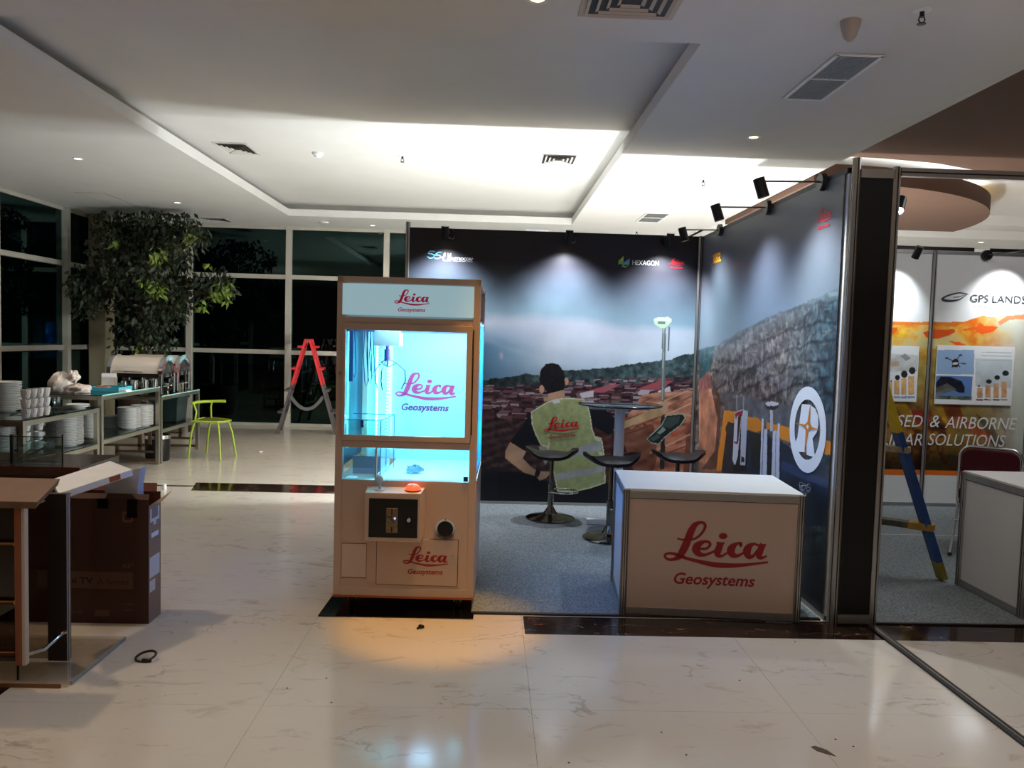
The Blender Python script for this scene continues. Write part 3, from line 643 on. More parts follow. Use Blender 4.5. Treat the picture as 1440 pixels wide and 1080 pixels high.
# print on it
yl = mat('amber_print', (240, 160, 40), .5)
o = rp(1008.5, 362.5, .016); text(MB(), 'RIEGL', o, VX, VZ, .24, .085, 0, .05).build('lettering', yl, rw, world=True)
mb = MB(); o2 = Vector(rp(1001, 366, .016))
mb.add([o2+VX*math.cos(a)*.05+VZ*math.sin(a)*.045 for a in np.linspace(0, 2*PI, 16, endpoint=False)]+[o2+VX*math.cos(a)*.036+VZ*math.sin(a)*.032 for a in np.linspace(0, 2*PI, 16, endpoint=False)], [(k, (k+1) % 16, 16+(k+1) % 16, 16+k) for k in range(16)])
mb.build('emblem', mat('grey_print', (130, 120, 120), .5), rw, world=True)
o = rp(1158.5, 306, .016); brand(rw, o, VX, VZ, .20, redM, world=True)
# ---------------- black pillar, beam, neighbour's booth
XP, XQ, YP = 1.945, 2.165, 4.22
pl = thing('booth_pillar', 'black panelled pillar between the two stands, in an aluminium frame', 'pillar', ((XP+XQ)/2, YP, 0))
gpost(pl, XP, YP, 0, 2.56); gpost(pl, XQ, YP, 0, 2.52)
MB().box((XP+.02, YP-.004, .06), (XQ-.02, YP+.004, 2.46)).build('panel', blackf, pl, world=True)
MB().box((XP+.02, YP-.018, 2.455), (XQ-.02, YP+.018, 2.5)).build('top_rail', alu, pl, world=True); MB().box((XP+.02, YP-.018, .012), (XQ-.02, YP+.018, .06)).build('bottom_rail', alu, pl, world=True)
bm_ = thing('booth_beam', 'aluminium beam over the front of the right-hand stand', 'beam', (XQ+.02, YP, 2.49))
MB().box((XQ+.02, YP-.016, 2.47), (5.2, YP+.016, 2.515)).build('profile', alu, bm_, world=True)
MB().box((XQ+.02, YP-.0175, 2.487), (5.2, YP-.0155, 2.495)).build('groove', groove, bm_, world=True)
nw = thing('neighbour_side_wall', 'white partition between the two stands, its edge behind the black pillar', 'partition wall', (XQ, 5.9, 0))
MB().box((XQ-.01, YP+.03, 0), (XQ+.01, 7.515, 2.5)).build('panel', white, nw, world=True)
YN = 7.52
nb = thing('neighbour_back_wall', 'back wall of the right-hand stand with orange mine picture and large white words', 'partition wall', (4.3, YN, 0))
N = Print((2.2, YN-.012, .04), (3.6, 0, 0), (0, 0, 2.44), 440, 300)
n1 = fbm(N.a, N.b, 5, 41); n2 = fbm(N.a, N.b, 16, 42); n3 = fbm(N.a+.4*N.b, N.b-.3*N.a, 2.2, 43); Yl = N.y-.028*(N.x-1300)
N.C[:] = (226, 228, 228)
topm = np.interp(N.x, [1240, 1330, 1360, 1380, 1400, 1420, 1450, 1600], [453, 453, 452, 444, 446, 440, 441, 440])
m = (N.y > topm+3*(n2-.5)) & (N.y < 664+.02*(N.x-1300))
v = n1*.5+n2*.35+.3*(n3-.4)
t = np.clip((N.y-452)/210, 0, 1)
up = N.ramp(v, [(.25, (226, 110, 30)), (.42, (232, 168, 60)), (.5, (226, 190, 120)), (.62, (190, 190, 130)), (.8, (220, 214, 190))])
mid = N.ramp(v, [(.25, (150, 100, 40)), (.45, (168, 150, 80)), (.6, (196, 180, 130)), (.8, (210, 200, 170))])
lo = N.ramp(v, [(.25, (40, 30, 26)), (.42, (110, 60, 34)), (.52, (170, 120, 50)), (.64, (120, 110, 60)), (.8, (196, 170, 110))])
pic = up*(1-np.clip(t*4-.3, 0, 1))[:, None]+mid*np.clip(t*4-.3, 0, 1)[:, None]
k = np.clip((t-.5)*5, 0, 1)[:, None]; pic = pic*(1-k)+lo*k
dk = np.clip((t-.78)*6, 0, 1)[:, None]; pic = pic*(1-.62*dk)
fade = np.clip((N.x-1370)/60, 0, 1)[:, None]*.85; pic = pic*(1-fade)+np.array((206, 216, 212))*fade
N.C = np.where(m[:, None], pic, N.C)
c = crop(1180, 400, 5.54)
mc = (226, 96, 30)
N.poly(c([(380, 292), (1000, 292), (900, 330), (560, 310), (380, 320)]), (220, 120, 44), .9, .2, 10)
N.poly(c([(390, 335), (450, 335), (470, 390), (390, 392)]), mc); N.poly(c([(650, 375), (720, 352), (900, 350), (905, 370), (850, 400), (760, 425), (680, 412)]), (214, 84, 34))
N.poly(c([(1060, 340), (1100, 295), (1130, 320), (1240, 330), (1200, 370), (1110, 390), (1070, 370)]), (236, 98, 34)); N.poly(c([(960, 350), (1060, 330), (1070, 352), (980, 362)]), (224, 100, 40)); N.poly(c([(850, 440), (940, 448), (1000, 478), (920, 476)]), (222, 90, 34)); N.poly(c([(1240, 290), (1310, 245), (1440, 235), (1440, 270), (1330, 275), (1250, 320)]), (232, 130, 80), .8)
N.poly(c([(400, 400), (470, 345), (560, 350), (540, 400), (430, 420)]), (238, 186, 40), .6, .3, 15)
for p in ([(430, 930), (520, 925), (640, 1100), (560, 1120)], [(700, 900), (760, 900), (900, 1080), (840, 1100)]): N.poly(c(p), (206, 160, 50), .7, .3, 12)
N.poly(c([(560, 980), (720, 980), (700, 1090), (600, 1090)]), (150, 50, 44), .85, .2, 10); N.poly(c([(800, 940), (920, 930), (1010, 1100), (860, 1090)]), (160, 80, 50), .8, .3, 10); N.poly(c([(1000, 1060), (1200, 1180), (1160, 1230), (1000, 1120)]), (196, 90, 50), .8, .3, 10)
N.poly(c([(1060, 1000), (1180, 1090), (1300, 1260), (1200, 1260)]), (60, 50, 44), .5, .3, 10); N.poly(c([(840, 1320), (1160, 1380), (1300, 1420), (1300, 1470), (900, 1450)]), (44, 36, 30), .8, .3, 10)
mm = (N.y > 661+.02*(N.x-1300)) & (N.y < 668.5+.02*(N.x-1300)); N.fill(mm, (226, 116, 36)); N.build('printed_mural', nb, printm)
MB().box((2.2, YN, 0), (6.4, YN+.03, 2.5)).build('panel', white, nb, world=True)
MB().box((2.2, YN-.02, 2.47), (6.4, YN+.02, 2.5)).build('top_rail', alu, nb, world=True); MB().box((2.2, YN-.02, 0), (6.4, YN-.002, .04)).build('bottom_rail', alu, nb, world=True)
for x in (2.25, 3.27, 4.27, 5.28): gpost(nb, x, YN-.02, 0, 2.5)
for a, b in ((3.9, 4.66), (4.82, 5.6)): MB().box((a, YN-.005, 2.505), (b, YN+.01, 2.54)).build('dark_rail', black, nb, world=True)
def np_(x, y, d=.018): return tuple(on(x, y, 'Y', YN-d))
grp = mat('grey_lettering', (58, 62, 68), .5)
def tx(body, x0, x1, yc, px_h, m, sh=0., bo=0.):
    a, b = np_(x0, yc+.028*(x0-(x0+x1)/2)), np_(x1, yc+.028*(x1-(x0+x1)/2)); o = ((a[0]+b[0])/2, a[1], (a[2]+b[2])/2)
    return text(MB(), body, o, UX, UZ, b[0]-a[0], px_h*YN/1100, sh, bo).build('lettering', m, nb, world=True)
tx('GPS LANDS', 1365, 1443, 420.5, 10.5, grp); tx('LIDAR & MAPPING SPECIALISTS', 1370, 1440, 430.5, 2.4, mat('pale_print', (200, 190, 190), .5))
mb = MB(); o = Vector(np_(1343.5, 418)); pts = []
tmp = MB(); stroke(tmp, [(.125, .036, .006), (.03, .044, .010), (-.08, .012, .014), (-.125, -.022, .020), (-.06, -.036, .020), (.04, -.02, .012), (.12, .034, .004)]); place(mb, (np.array(tmp.v), tmp.f), o, UX, UZ, 1, 1)
tmp = MB(); stroke(tmp, [(.11, .036, .003), (.05, .01, .006), (-.02, .0, .004)]); place(mb, (np.array(tmp.v), tmp.f), o, UX, UZ, 1, 1); mb.build('emblem', grp, nb, world=True)
tx('SED', 1261, 1297.5, 592, 17, whitepr, .22); tx('&', 1308, 1322, 592.5, 17, whitepr, .22); tx('AIRBORNE', 1329, 1430, 595, 17, whitepr, .22)
tx('LIDAR', 1240, 1297, 617.5, 17, whitepr, .22); tx('SOLUTIONS', 1305, 1414, 619, 17, whitepr, .22)
# two poster boards hung on it
def board(label, x0, y0, x1, y1, paint):
    a, b = np_(x0, y1, .03), np_(x1, y0, .03)
    t = thing('poster_board', label, 'poster', (a[0], YN-.034, a[2]), 0)
    MB().box((a[0], YN-.036, a[2]), (b[0], YN-.026, b[2])).build('board', mat('board_white', (236, 238, 240), .4), t, world=True)
    q = Print((a[0]+.004, YN-.0375, a[2]+.004), (b[0]-a[0]-.008, 0, 0), (0, 0, b[2]-a[2]-.008), 160, 120); q.C[:] = (236, 238, 240); paint(q); q.build('picture', t, printm)
c2 = crop(1230, 430, 4.32)
def pA(q):
    k = fbm(q.a, q.b, 9, 51); q.poly(c2([(70, 290), (265, 300), (258, 400), (70, 400)]), (206, 208, 208), 1, .25, 8); q.poly(c2([(80, 345), (150, 335), (150, 365), (80, 372)]), (190, 150, 110), .6); q.poly(c2([(155, 305), (185, 290), (222, 320), (190, 335)]), (150, 154, 156))
    for (x, y, r) in ((100, 458, 1.2), (138, 436, 3.4), (180, 416, 4.6), (228, 394, 4.6)): q.ell(c2([(x, y)])[0], r, r*1.1, (48, 50, 52)); 
    for (x0, x1, y) in ((80, 105, 465), (118, 150, 455), (162, 192, 443), (204, 240, 428)): q.poly(c2([(x0, y), (x1, y), (x1, 540), (x0, 540)]), (222, 176, 120), 1, .2, 20); q.poly(c2([(x0-3, 550), (x1+4, 550), (x1+4, 562), (x0-3, 562)]), (130, 160, 214))
def pB(q):
    q.poly(c2([(378, 268), (606, 268), (602, 418), (372, 415)]), (148, 178, 214)); q.poly(c2([(372, 425), (596, 428), (588, 574), (368, 566)]), (96, 134, 190))
    for a, b in (((490, 340), (438, 318)), ((490, 335), (522, 298)), ((495, 345), (546, 352)), ((480, 350), (470, 375)), ((505, 350), (518, 372))): q.line(c2([a])[0], c2([b])[0], 1.1, (40, 40, 48))
    for p in ((438, 318), (522, 300), (545, 352)): q.ell(c2([p])[0], 2.6, 1.3, (70, 74, 84))
    q.poly(c2([(470, 335), (485, 322), (508, 326), (512, 350), (505, 372), (470, 372)]), (50, 44, 52)); q.poly(c2([(474, 345), (505, 342), (508, 356), (474, 358)]), (214, 200, 204))
    q.poly(c2([(372, 470), (400, 430), (460, 432), (530, 458), (546, 495), (545, 528), (515, 528), (450, 500), (372, 530)]), (32, 34, 48), 1, .5, 30); q.poly(c2([(372, 500), (440, 470), (500, 510), (380, 545)]), (110, 106, 96), .8, .3, 20); q.poly(c2([(370, 545), (590, 550), (588, 574), (368, 566)]), (96, 108, 98), 1, .6, 30)
    q.poly(c2([(612, 320), (835, 325), (828, 500), (612, 490)]), (196, 208, 214), 1, .12, 8)
    for yy in (283, 303, 330): q.line(c2([(650, yy)])[0], c2([(830, yy+4)])[0], 1.2, (188, 196, 202))
    for (x, y, r) in ((634, 487, 1.5), (694, 460, 4), (744, 436, 4), (795, 410, 4.8)): q.ell(c2([(x, y)])[0], r, r*.8, (44, 50, 48))
    for (x0, x1, y) in ((622, 655, 500), (672, 704, 482), (722, 754, 472), (770, 802, 462)): q.poly(c2([(x0, y), (x1, y), (x1, 560), (x0, 560)]), (206, 160, 118), 1, .2, 20); q.poly(c2([(x0-5, 566), (x1+4, 568), (x1+4, 576), (x0-5, 574)]), (96, 44, 54))
board('white poster with rising orange columns, left of the upright post, half behind the pillar', 1236, 487, 1292.5, 564, pA)
board('white poster with drone and blue vehicle pictures, right of the upright post', 1313, 488, 1427, 568, pB)
# ================================================================== CARPETS, BAND, GUTTER
cp_ = thing('grey_carpet', 'grey speckled carpet filling the dark printed stand', 'carpet', (.6, 5.7, 0))
MB().box((-.07, 4.30, 0), (XR-.03, YB-.03, .008)).build('pile', carpetm, cp_, world=True)
MB().box((-.78, 5.3, 0), (-.07, YB-.03, .008)).build('pile', carpetm, cp_, world=True)
MB().box((-.07, 4.275, 0), (XR-.03, 4.30, .010)).build('edge_strip', mat('dark_edge', (34, 30, 30), .4), cp_, world=True)
c3 = thing('grey_carpet', 'grey carpet of the right-hand stand under the blue ladder', 'carpet', (4, 5.8, 0))
MB().box((XQ+.01, 4.25, 0), (6.4, YN-.03, .008)).build('pile', carpetm, c3, world=True); MB().box((XQ+.01, 4.23, 0), (6.4, 4.25, .010)).build('edge_strip', MATS['dark_edge'], c3, world=True); MB().box((2.3, 6.3, .008), (6.4, 6.312, .0092)).build('seam', mat('seam', (190, 194, 196), .8), c3, world=True)
g = thing('floor_track', 'dark metal track running from the pillar towards the lower right', 'track', (2.15, 3.2, 0))
MB().box((2.125, 0, 0), (2.175, 4.19, .010)).build('channel', mat('track_metal', (52, 52, 52), .35, .6), g, world=True, bevel=.003); MB().box((2.147, 0, .009), (2.153, 4.19, .0115)).build('slot', steel, g, world=True)
# ================================================================== CLAW MACHINE (local frame: x across the front, y into it)
cm = thing('claw_machine', 'tall white claw machine glowing cyan inside, red cursive lettering on its front', 'game machine', (-.452, 4.31, 0), math.radians(-1.4))
def cx_(x, y):
    """front-plane local coordinates of a photo point"""
    p = on(x, y, 'Y', 4.31); return (p[0]+.452, p[2])
W2 = .392; ZB, ZT = .085, 1.855; D = .80
def fr(name, x0, x1, z0, z1, y0, y1, m, parent=cm, **k): return MB().box((x0, y0, z0), (x1, y1, z1)).build(name, m, parent, **k)
wp = whitep; litwhite = mat('white_interior', (228, 232, 234), .5)
# frame: uprights, rails
up_ = fr('frame_upright', -W2, -W2+.040, ZB, ZT, 0, .05, wp, bevel=.003); fr('frame_upright', W2-.040, W2, ZB, ZT, 0, .05, wp, bevel=.003)
fr('frame_upright', -W2, -W2+.04, ZB, ZT, D-.05, D, wp, bevel=.003); fr('frame_upright', W2-.04, W2, ZB, ZT, D-.05, D, wp, bevel=.003)
fr('top_panel', -W2, W2, ZT-.035, ZT, 0, D, wp, bevel=.003)
z_hb = 1.635
fr('header_rail', -W2+.04, W2-.04, z_hb-.035, z_hb, 0, .05, wp, bevel=.002)
zw0, zw1 = .735, .915
fr('middle_rail', -W2+.04, W2-.04, zw1, .975, .0125, .05, wp)
fr('middle_rail', -W2+.04, W2-.04, zw1, .953, 0, .012, wp, bevel=.001)
fr('header_filler', -W2+.04, -W2+.045, z_hb, ZT-.035, .004, .05, wp)
# header light box
hd = fr('header_sign', -W2+.030, W2-.036, 1.645, 1.815, -.004, .006, mat('backlit_sign', (175, 205, 216), .4, emis=(158, 196, 210), es=.55))
brand(cm, (-.395+.412, -.0055, 1.728), (1, 0, 0), (0, 0, 1), .192, mat('backlit_red', (176, 20, 70), .5, emis=(176, 20, 80), es=.25), mat('backlit_red'))
fr('header_box', -W2+.04, W2-.04, z_hb, ZT-.035, .03, D-.05, litwhite)
# door with window
d0, d1, dz0, dz1 = -.378, .352, .955, 1.600
dr = MB(); t_ = .042; gx0, gx1, gz0, gz1 = -.340, .322, .985, 1.565
dr.box((d0+.02, -.010, gz1), (d1, .012, dz1)); dr.box((d0+.02, -.010, dz0), (d1, .012, gz0)); dr.box((d0+.02, -.010, gz0), (gx0, .012, gz1)); dr.box((gx1, -.010, gz0), (d1, .012, gz1))
door = dr.build('door', wp, cm, bevel=.0025)
MB().box((gx0, -.002, gz0), (gx1, .003, gz1)).build('door_glass', clear, door)
MB().sphere((-.3665, -.016, 1.325), .009).build('door_lock', mat('brass', (150, 110, 60), .25, 1.), door, smooth=True)
fr('hinge', d1+.004, d1+.010, 1.00, 1.58, -.006, .001, groove, door)
# lower front window
lw0, lw1 = -.378, .352
fr('front_glass', lw0, lw1, zw0, zw1, .002, .006, clear); fr('window_divider', -.170, -.160, zw0, zw1, -.002, .02, wp)
fr('sensor', .322, .347, zw0+.006, zw0+.032, -.006, .001, mat('sensor_blue', (20, 50, 80), .4))
# lower cabinet
bx = MB(); bx.box((-W2+.04, .002, ZB), (W2-.04, .05, zw0)); bx.box((-W2+.005, .05, ZB), (W2-.005, D-.01, .69)); bx.build('cabinet_body', wp, cm, bevel=.002)
fr('side_panel', W2-.004, W2+.001, ZB, .735, .04, D-.04, wp); fr('side_panel', -W2-.001, -W2+.004, ZB, .735, .04, D-.04, wp)
fr('kick_strip', -W2+.03, W2-.03, ZB, ZB+.045, -.003, .01, wp, bevel=.001)
fr('bottom_trim', -W2, W2, ZB-.012, ZB, -.004, D, mat('orange_trim', (170, 92, 50), .5))
# service door
sd = fr('service_door', -.150, .300, .150, .410, -.004, .004, wp, bevel=.001)
g_ = MB()
for a, b in (((-.152, -.0006, .409), (.10, .0015, .412)), ((.14, -.0006, .409), (.300, .0015, .412)), ((-.152, -.0006, .147), (.302, .0015, .150)), ((-.153, -.0006, .147), (-.150, .0015, .412)), ((.300, -.0006, .147), (.303, .0015, .412))): g_.box(a, b)
g_.build('door_gap', groove, sd)
brand(cm, (.122, -.0056, .290), (1, 0, 0), (0, 0, 1), .250, redS)
MB().cyl((.272, .001, .318), (.272, -.010, .318), .014).build('service_lock', steel, sd, smooth=True)
# prize flap
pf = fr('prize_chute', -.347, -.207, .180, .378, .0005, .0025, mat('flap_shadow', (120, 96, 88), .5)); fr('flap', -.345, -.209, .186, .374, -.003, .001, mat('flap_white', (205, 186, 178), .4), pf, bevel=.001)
# round outlet
MB().lathe([(.044, 0), (.044, -.010), (.058, -.012), (.060, -.004), (.058, .002)], 32, (.228, 0, .474), 'Y').build('ring_outlet', chrome, cm, smooth=True)
MB().lathe([(0, -.004), (.044, -.004)], 32, (.228, 0, .474), 'Y').build('outlet_cover', black, cm)
for a in (0, 1): MB().cyl((.228, -.011, .474+(-1)**a*.052), (.228, -.014, .474+(-1)**a*.052), .0035, 8).build('screw', groove, cm)
# control console
kz0, kz1 = .425, .690; K0, K1, KD = -.210, .112, .125
con = MB(); con.add([(K0+.012, -KD, kz0), (K1-.012, -KD, kz0), (K1, 0, kz0), (K0, 0, kz0), (K0+.012, -KD, kz1), (K1-.012, -KD, kz1), (K1, 0, kz1+.012), (K0, 0, kz1+.012)], [(3, 2, 1, 0), (4, 5, 6, 7), (0, 1, 5, 4), (2, 3, 7, 6), (1, 2, 6, 5), (3, 0, 4, 7)])
con = con.build('control_console', wp, cm, bevel=.003)
pn = fr('coin_panel', -.176, .087, .448, .660, -KD-.005, -KD, black, con, bevel=.006)
cf = fr('coin_slot_plate', -.083, -.018, .476, .612, -KD-.012, -KD-.004, mat('aged_steel', (140, 124, 100), .35, .9, noise=.3, scale=60), con, bevel=.004)
g_ = MB(); g_.box((-.054, -KD-.014, .570), (-.047, -KD-.011, .606)); g_.box((-.070, -KD-.014, .560), (-.050, -KD-.011, .566)); g_.box((-.054, -KD-.014, .480), (-.047, -KD-.011, .51)); g_.beam((-.055, -KD-.013, .552), (-.036, -KD-.013, .530), .005, .003); g_.build('coin_slot', groove, con)
MB().cyl((-.034, -KD-.012, .556), (-.034, -KD-.017, .556), .005, 12).build('coin_lamp', mat('blue_lamp', (80, 90, 255), .3, emis=(90, 100, 255), es=6), con)
MB().lathe([(0, -.012), (.010, -.012), (.014, -.006), (.015, 0)], 20, (.041, -KD-.004, .548), 'Y').build('key_lock', chrome, con, smooth=True)
MB().lathe([(0, .004), (.044, .003), (.046, 0)], 24, (.050, -.058, kz1+.006)).build('button_base', black, con)
MB().lathe([(.042, .004), (.038, .02), (.024, .032), (0, .038)], 24, (.050, -.058, kz1+.006)).build('push_button', mat('lit_button', (255, 90, 60), .3, emis=(255, 82, 50), es=1.6), con, smooth=True)
j = MB(); j.lathe([(0, .005), (.028, .004), (.03, 0)], 20, (-.128, -.062, kz1+.004)); j.cyl((-.128, -.062, kz1), (-.132, -.062, kz1+.045), .008, 12); j.sphere((-.134, -.062, kz1+.062), .023); j.build('joystick', mat('pale_blue_plastic', (170, 205, 225), .25), con, smooth=True)
# casters
for x in (-.30, .30):
    for y in (.10, .68):
        t = MB().box((x-.03, y-.03, .066), (x+.03, y+.03, .073)).box((x-.022, y-.015, .03), (x-.016, y+.02, .07)).box((x+.016, y-.015, .03), (x+.022, y+.02, .07)).build('caster', steel, cm)
        MB().lathe([(0, -.014), (.034, -.014), (.038, -.008), (.038, .008), (.034, .014), (0, .014)], 20, (x, y, .038), 'X').build('caster_wheel', mat('smoke_rubber', (44, 42, 42), .4), t, smooth=True)
# interior
iw = MB(); iw.box((-W2+.012, D-.02, .735), (W2-.012, D-.012, z_hb)); iw.build('back_board', mat('lit_board', (200, 222, 232), .45), cm)
_b = on(590, 552, 'Y', 5.07); bk = brand(cm, (_b[0]+.452+.018, D-.024, _b[2]), (1, 0, 0), (0, 0, 1), .395, mat('light_tinted_red', (240, 70, 130), .5), mat('light_tinted_red_dark', (140, 50, 120), .5))  # red print shifted to magenta and violet, the blue light's tint in its colour
fr('play_floor', -.16, W2-.012, .715, .735, .05, D-.02, litwhite); fr('chute_floor', -W2+.012, -.16, .660, .675, .05, D-.02, litwhite)
fr('chute_wall', -.166, -.160, .675, .760, .05, D*.55, litwhite); fr('chute_wall', -W2+.012, -.166, .675, .80, D*.55, D*.55+.006, mat('grey_liner', (150, 160, 190), .5)); 
fr('interior_ceiling', -W2+.012, W2-.012, z_hb-.012, z_hb, .05, D-.02, litwhite)
sgm = glass('side_glass', (170, 215, 250), .06); _n = sgm.node_tree; _tr = _n.nodes.new('ShaderNodeBsdfTranslucent'); _tr.inputs[0].default_value = (*lin((120, 200, 255)), 1); _m = _n.nodes.new('ShaderNodeMixShader'); _m.inputs[0].default_value = .55
_o = [x for x in _n.nodes if x.type == 'OUTPUT_MATERIAL'][0]; _src = _o.inputs[0].links[0].from_socket; _n.links.new(_src, _m.inputs[1]); _n.links.new(_tr.outputs[0], _m.inputs[2]); _n.links.new(_m.outputs[0], _o.inputs[0])
fr('side_glass', W2-.006, W2-.001, .78, z_hb-.03, .05, D-.05, sgm); fr('side_glass', -W2+.001, -W2+.006, .78, z_hb-.03, .05, D-.05, sgm)
led = mat('cyan_led', (200, 255, 255), .4, emis=(90, 235, 255), es=7)
ledw = mat('white_led', (230, 255, 255), .4, emis=(190, 250, 255), es=10)
fr('led_strip', -.300, -.285, .80, z_hb-.02, D-.05, D-.04, led); fr('led_strip', -.215, -.195, .80, z_hb-.02, D-.05, D-.04, led)
fr('led_strip', W2-.03, W2-.018, .80, z_hb-.02, D-.05, D-.04, mat('cyan_led_dim', (200, 255, 255), .4, emis=(60, 225, 255), es=3))
fr('led_tube', -.20, W2-.02, 1.588, 1.604, .22, .236, ledw)
for k in range(34):
    z = .83+k*.0225
    if k == 0: d_ = MB().sphere((0, 0, 0), .0055, 8, 5).build('led_dot', ledw, cm); dd0 = d_
    else: d_ = dd0.copy(); COL.objects.link(d_)
    d_.location = (-.222, D-.056, z)
for k in range(34):
    d_ = dd0.copy(); COL.objects.link(d_); d_.location = (-.292, D-.056, .83+k*.0225)
def ilight(x, y, z, p, c, s=.05, kind='POINT'):
    l = light('led_light', kind, (0, 0, 0), p, c, s); l.parent = cm; l.location = (x, y, z); return l
CY = (.05, .74, 1.0)
ilight(-.26, D-.14, 1.35, 3.5, CY); ilight(-.26, D-.14, 1.0, 3.5, CY); ilight(.25, .40, 1.50, 10, (.42, .72, 1.), .08); ilight(.0, .30, 1.45, 8, (.42, .70, 1.), .08); ilight(.28, D-.3, .95, 3.5, CY); ilight(.1, .2, 1.0, 5, (.38, .66, 1.), .08)
# gantry and claw
rl = mat('steel_blue', (150, 165, 200), .3, .6)
fr('gantry_rail', -W2+.03, W2-.03, 1.555, 1.572, .30, .315, rl); fr('gantry_rail', -W2+.03, W2-.03, 1.555, 1.572, .50, .515, rl); fr('gantry_rail', -.33, -.315, 1.57, 1.585, .06, D-.04, rl)
gb = fr('gantry_motor_box', -.235, -.085, 1.475, 1.572, .28, .42, litwhite, bevel=.004)
mo = MB().cyl((-.160, .32, 1.475), (-.160, .32, 1.45), .012).cyl((-.160, .32, 1.455), (-.160, .32, 1.385), .021).build('claw_motor', mat('purple_motor', (130, 110, 190), .35), cm, smooth=True)
MB().cyl((-.160, .32, 1.385), (-.160, .32, 1.35), .006).build('claw_hub', rl, mo)
for k in range(3):
    a = 2*PI*k/3+.35; ca, sa = math.cos(a), math.sin(a)
    P_ = [(-.160, .32, 1.40), (-.160+.055*ca, .32+.055*sa, 1.375), (-.160+.105*ca, .32+.105*sa, 1.33), (-.160+.11*ca, .32+.11*sa, 1.27), (-.160+.085*ca, .32+.085*sa, 1.22)]
    MB().tube(P_, .0035, 6).build('claw_prong', mat('dark_blue_steel', (50, 70, 120), .3, .7), mo, smooth=True)
    MB().tube([(-.160, .32, 1.35), (-.160+.055*ca, .32+.055*sa, 1.375)], .003, 6).build('claw_link', MATS['dark_blue_steel'], mo)
cb = [(-.205+.012*math.cos(t), .32+.012*math.sin(t), 1.48-.13*t/60) for t in np.linspace(0, 60, 160)]
MB().tube(cb, .002, 5).build('spiral_cable', litwhite, mo)
hc = mat('cable_blue', (40, 90, 170), .5)
for k, (x, zz) in enumerate(((-.345, 1.29), (-.275, 1.24), (-.255, 1.26), (-.24, 1.30))):
    MB().tube([(x, .2, 1.56), (x-.006, .2, 1.42), (x+.004, .2, zz+.03), (x+.014, .2, zz), (x+.024, .2, zz+.03), (x+.02, .2, 1.42), (x+.012, .2, 1.56)], .0028, 6).build('hanging_cable', hc, cm, smooth=True)
fr('cable_loom', -.352, -.33, 1.27, 1.56, .15, .16, mat('loom_blue', (60, 110, 190), .5))
# acrylic chute guard
ag = mat('acrylic_edge', (90, 140, 200), .2)
e_ = MB(); zt = 1.062
for p, q in (((-W2+.02, .06, zt), (-.150, .06, zt)), ((-.150, .06, zt), (-.125, .40, zt)), ((-W2+.02, .40, zt), (-.125, .40, zt)), ((-.150, .06, zt), (-.150, .06, .74)), ((-.125, .40, zt), (-.125, .40, .74))): e_.beam(p, q, .005, .005)
e_ = e_.build('chute_guard', ag, cm); MB().box((-.152, .06, .74), (-.148, .40, zt)).build('guard_pane', clear, e_); MB().box((-W2+.02, .062, .74+.05), (-.152, .066, zt)).build('guard_pane', clear, e_)
fr('guard_clamp', -.262, -.246, 1.02, 1.06, .05, .06, mat('clamp_blue', (30, 60, 140), .4))
fr('token_box', -.36, -.30, .675, .72, .12, .2, litwhite, bevel=.003)
# plastic wrap lying on the play floor
pw = thing('plastic_wrap', 'small crumpled clear plastic lying inside the cyan machine, behind the red button', 'plastic wrap')
pw.location = cm.matrix_basis @ Vector((.02, .25, .737)); pw.rotation_euler = cm.rotation_euler
mb = MB(); rg = random.Random(5)
mb.sphere((0, 0, .022), .045, 14, 8, (1.2, .8, .5)); mb.v = [(x+rg.uniform(-.008, .008), y+rg.uniform(-.008, .008), max(0.001, z+rg.uniform(-.008, .008))) for x, y, z in mb.v]
mb.build('film', glass('crumpled_film', (190, 215, 235), .25, .1), pw)
# black board under it
tag(MB().prism([(-.90, 4.20), (-.055, 4.20), (-.055, 4.62), (-.885, 4.62)], .002, .006).build('floor_board', mat('black_gloss_board', (8, 8, 10), .06, noise=.1, scale=8)), 'glossy black sheet on the floor under the claw machine', 'floor sheet')
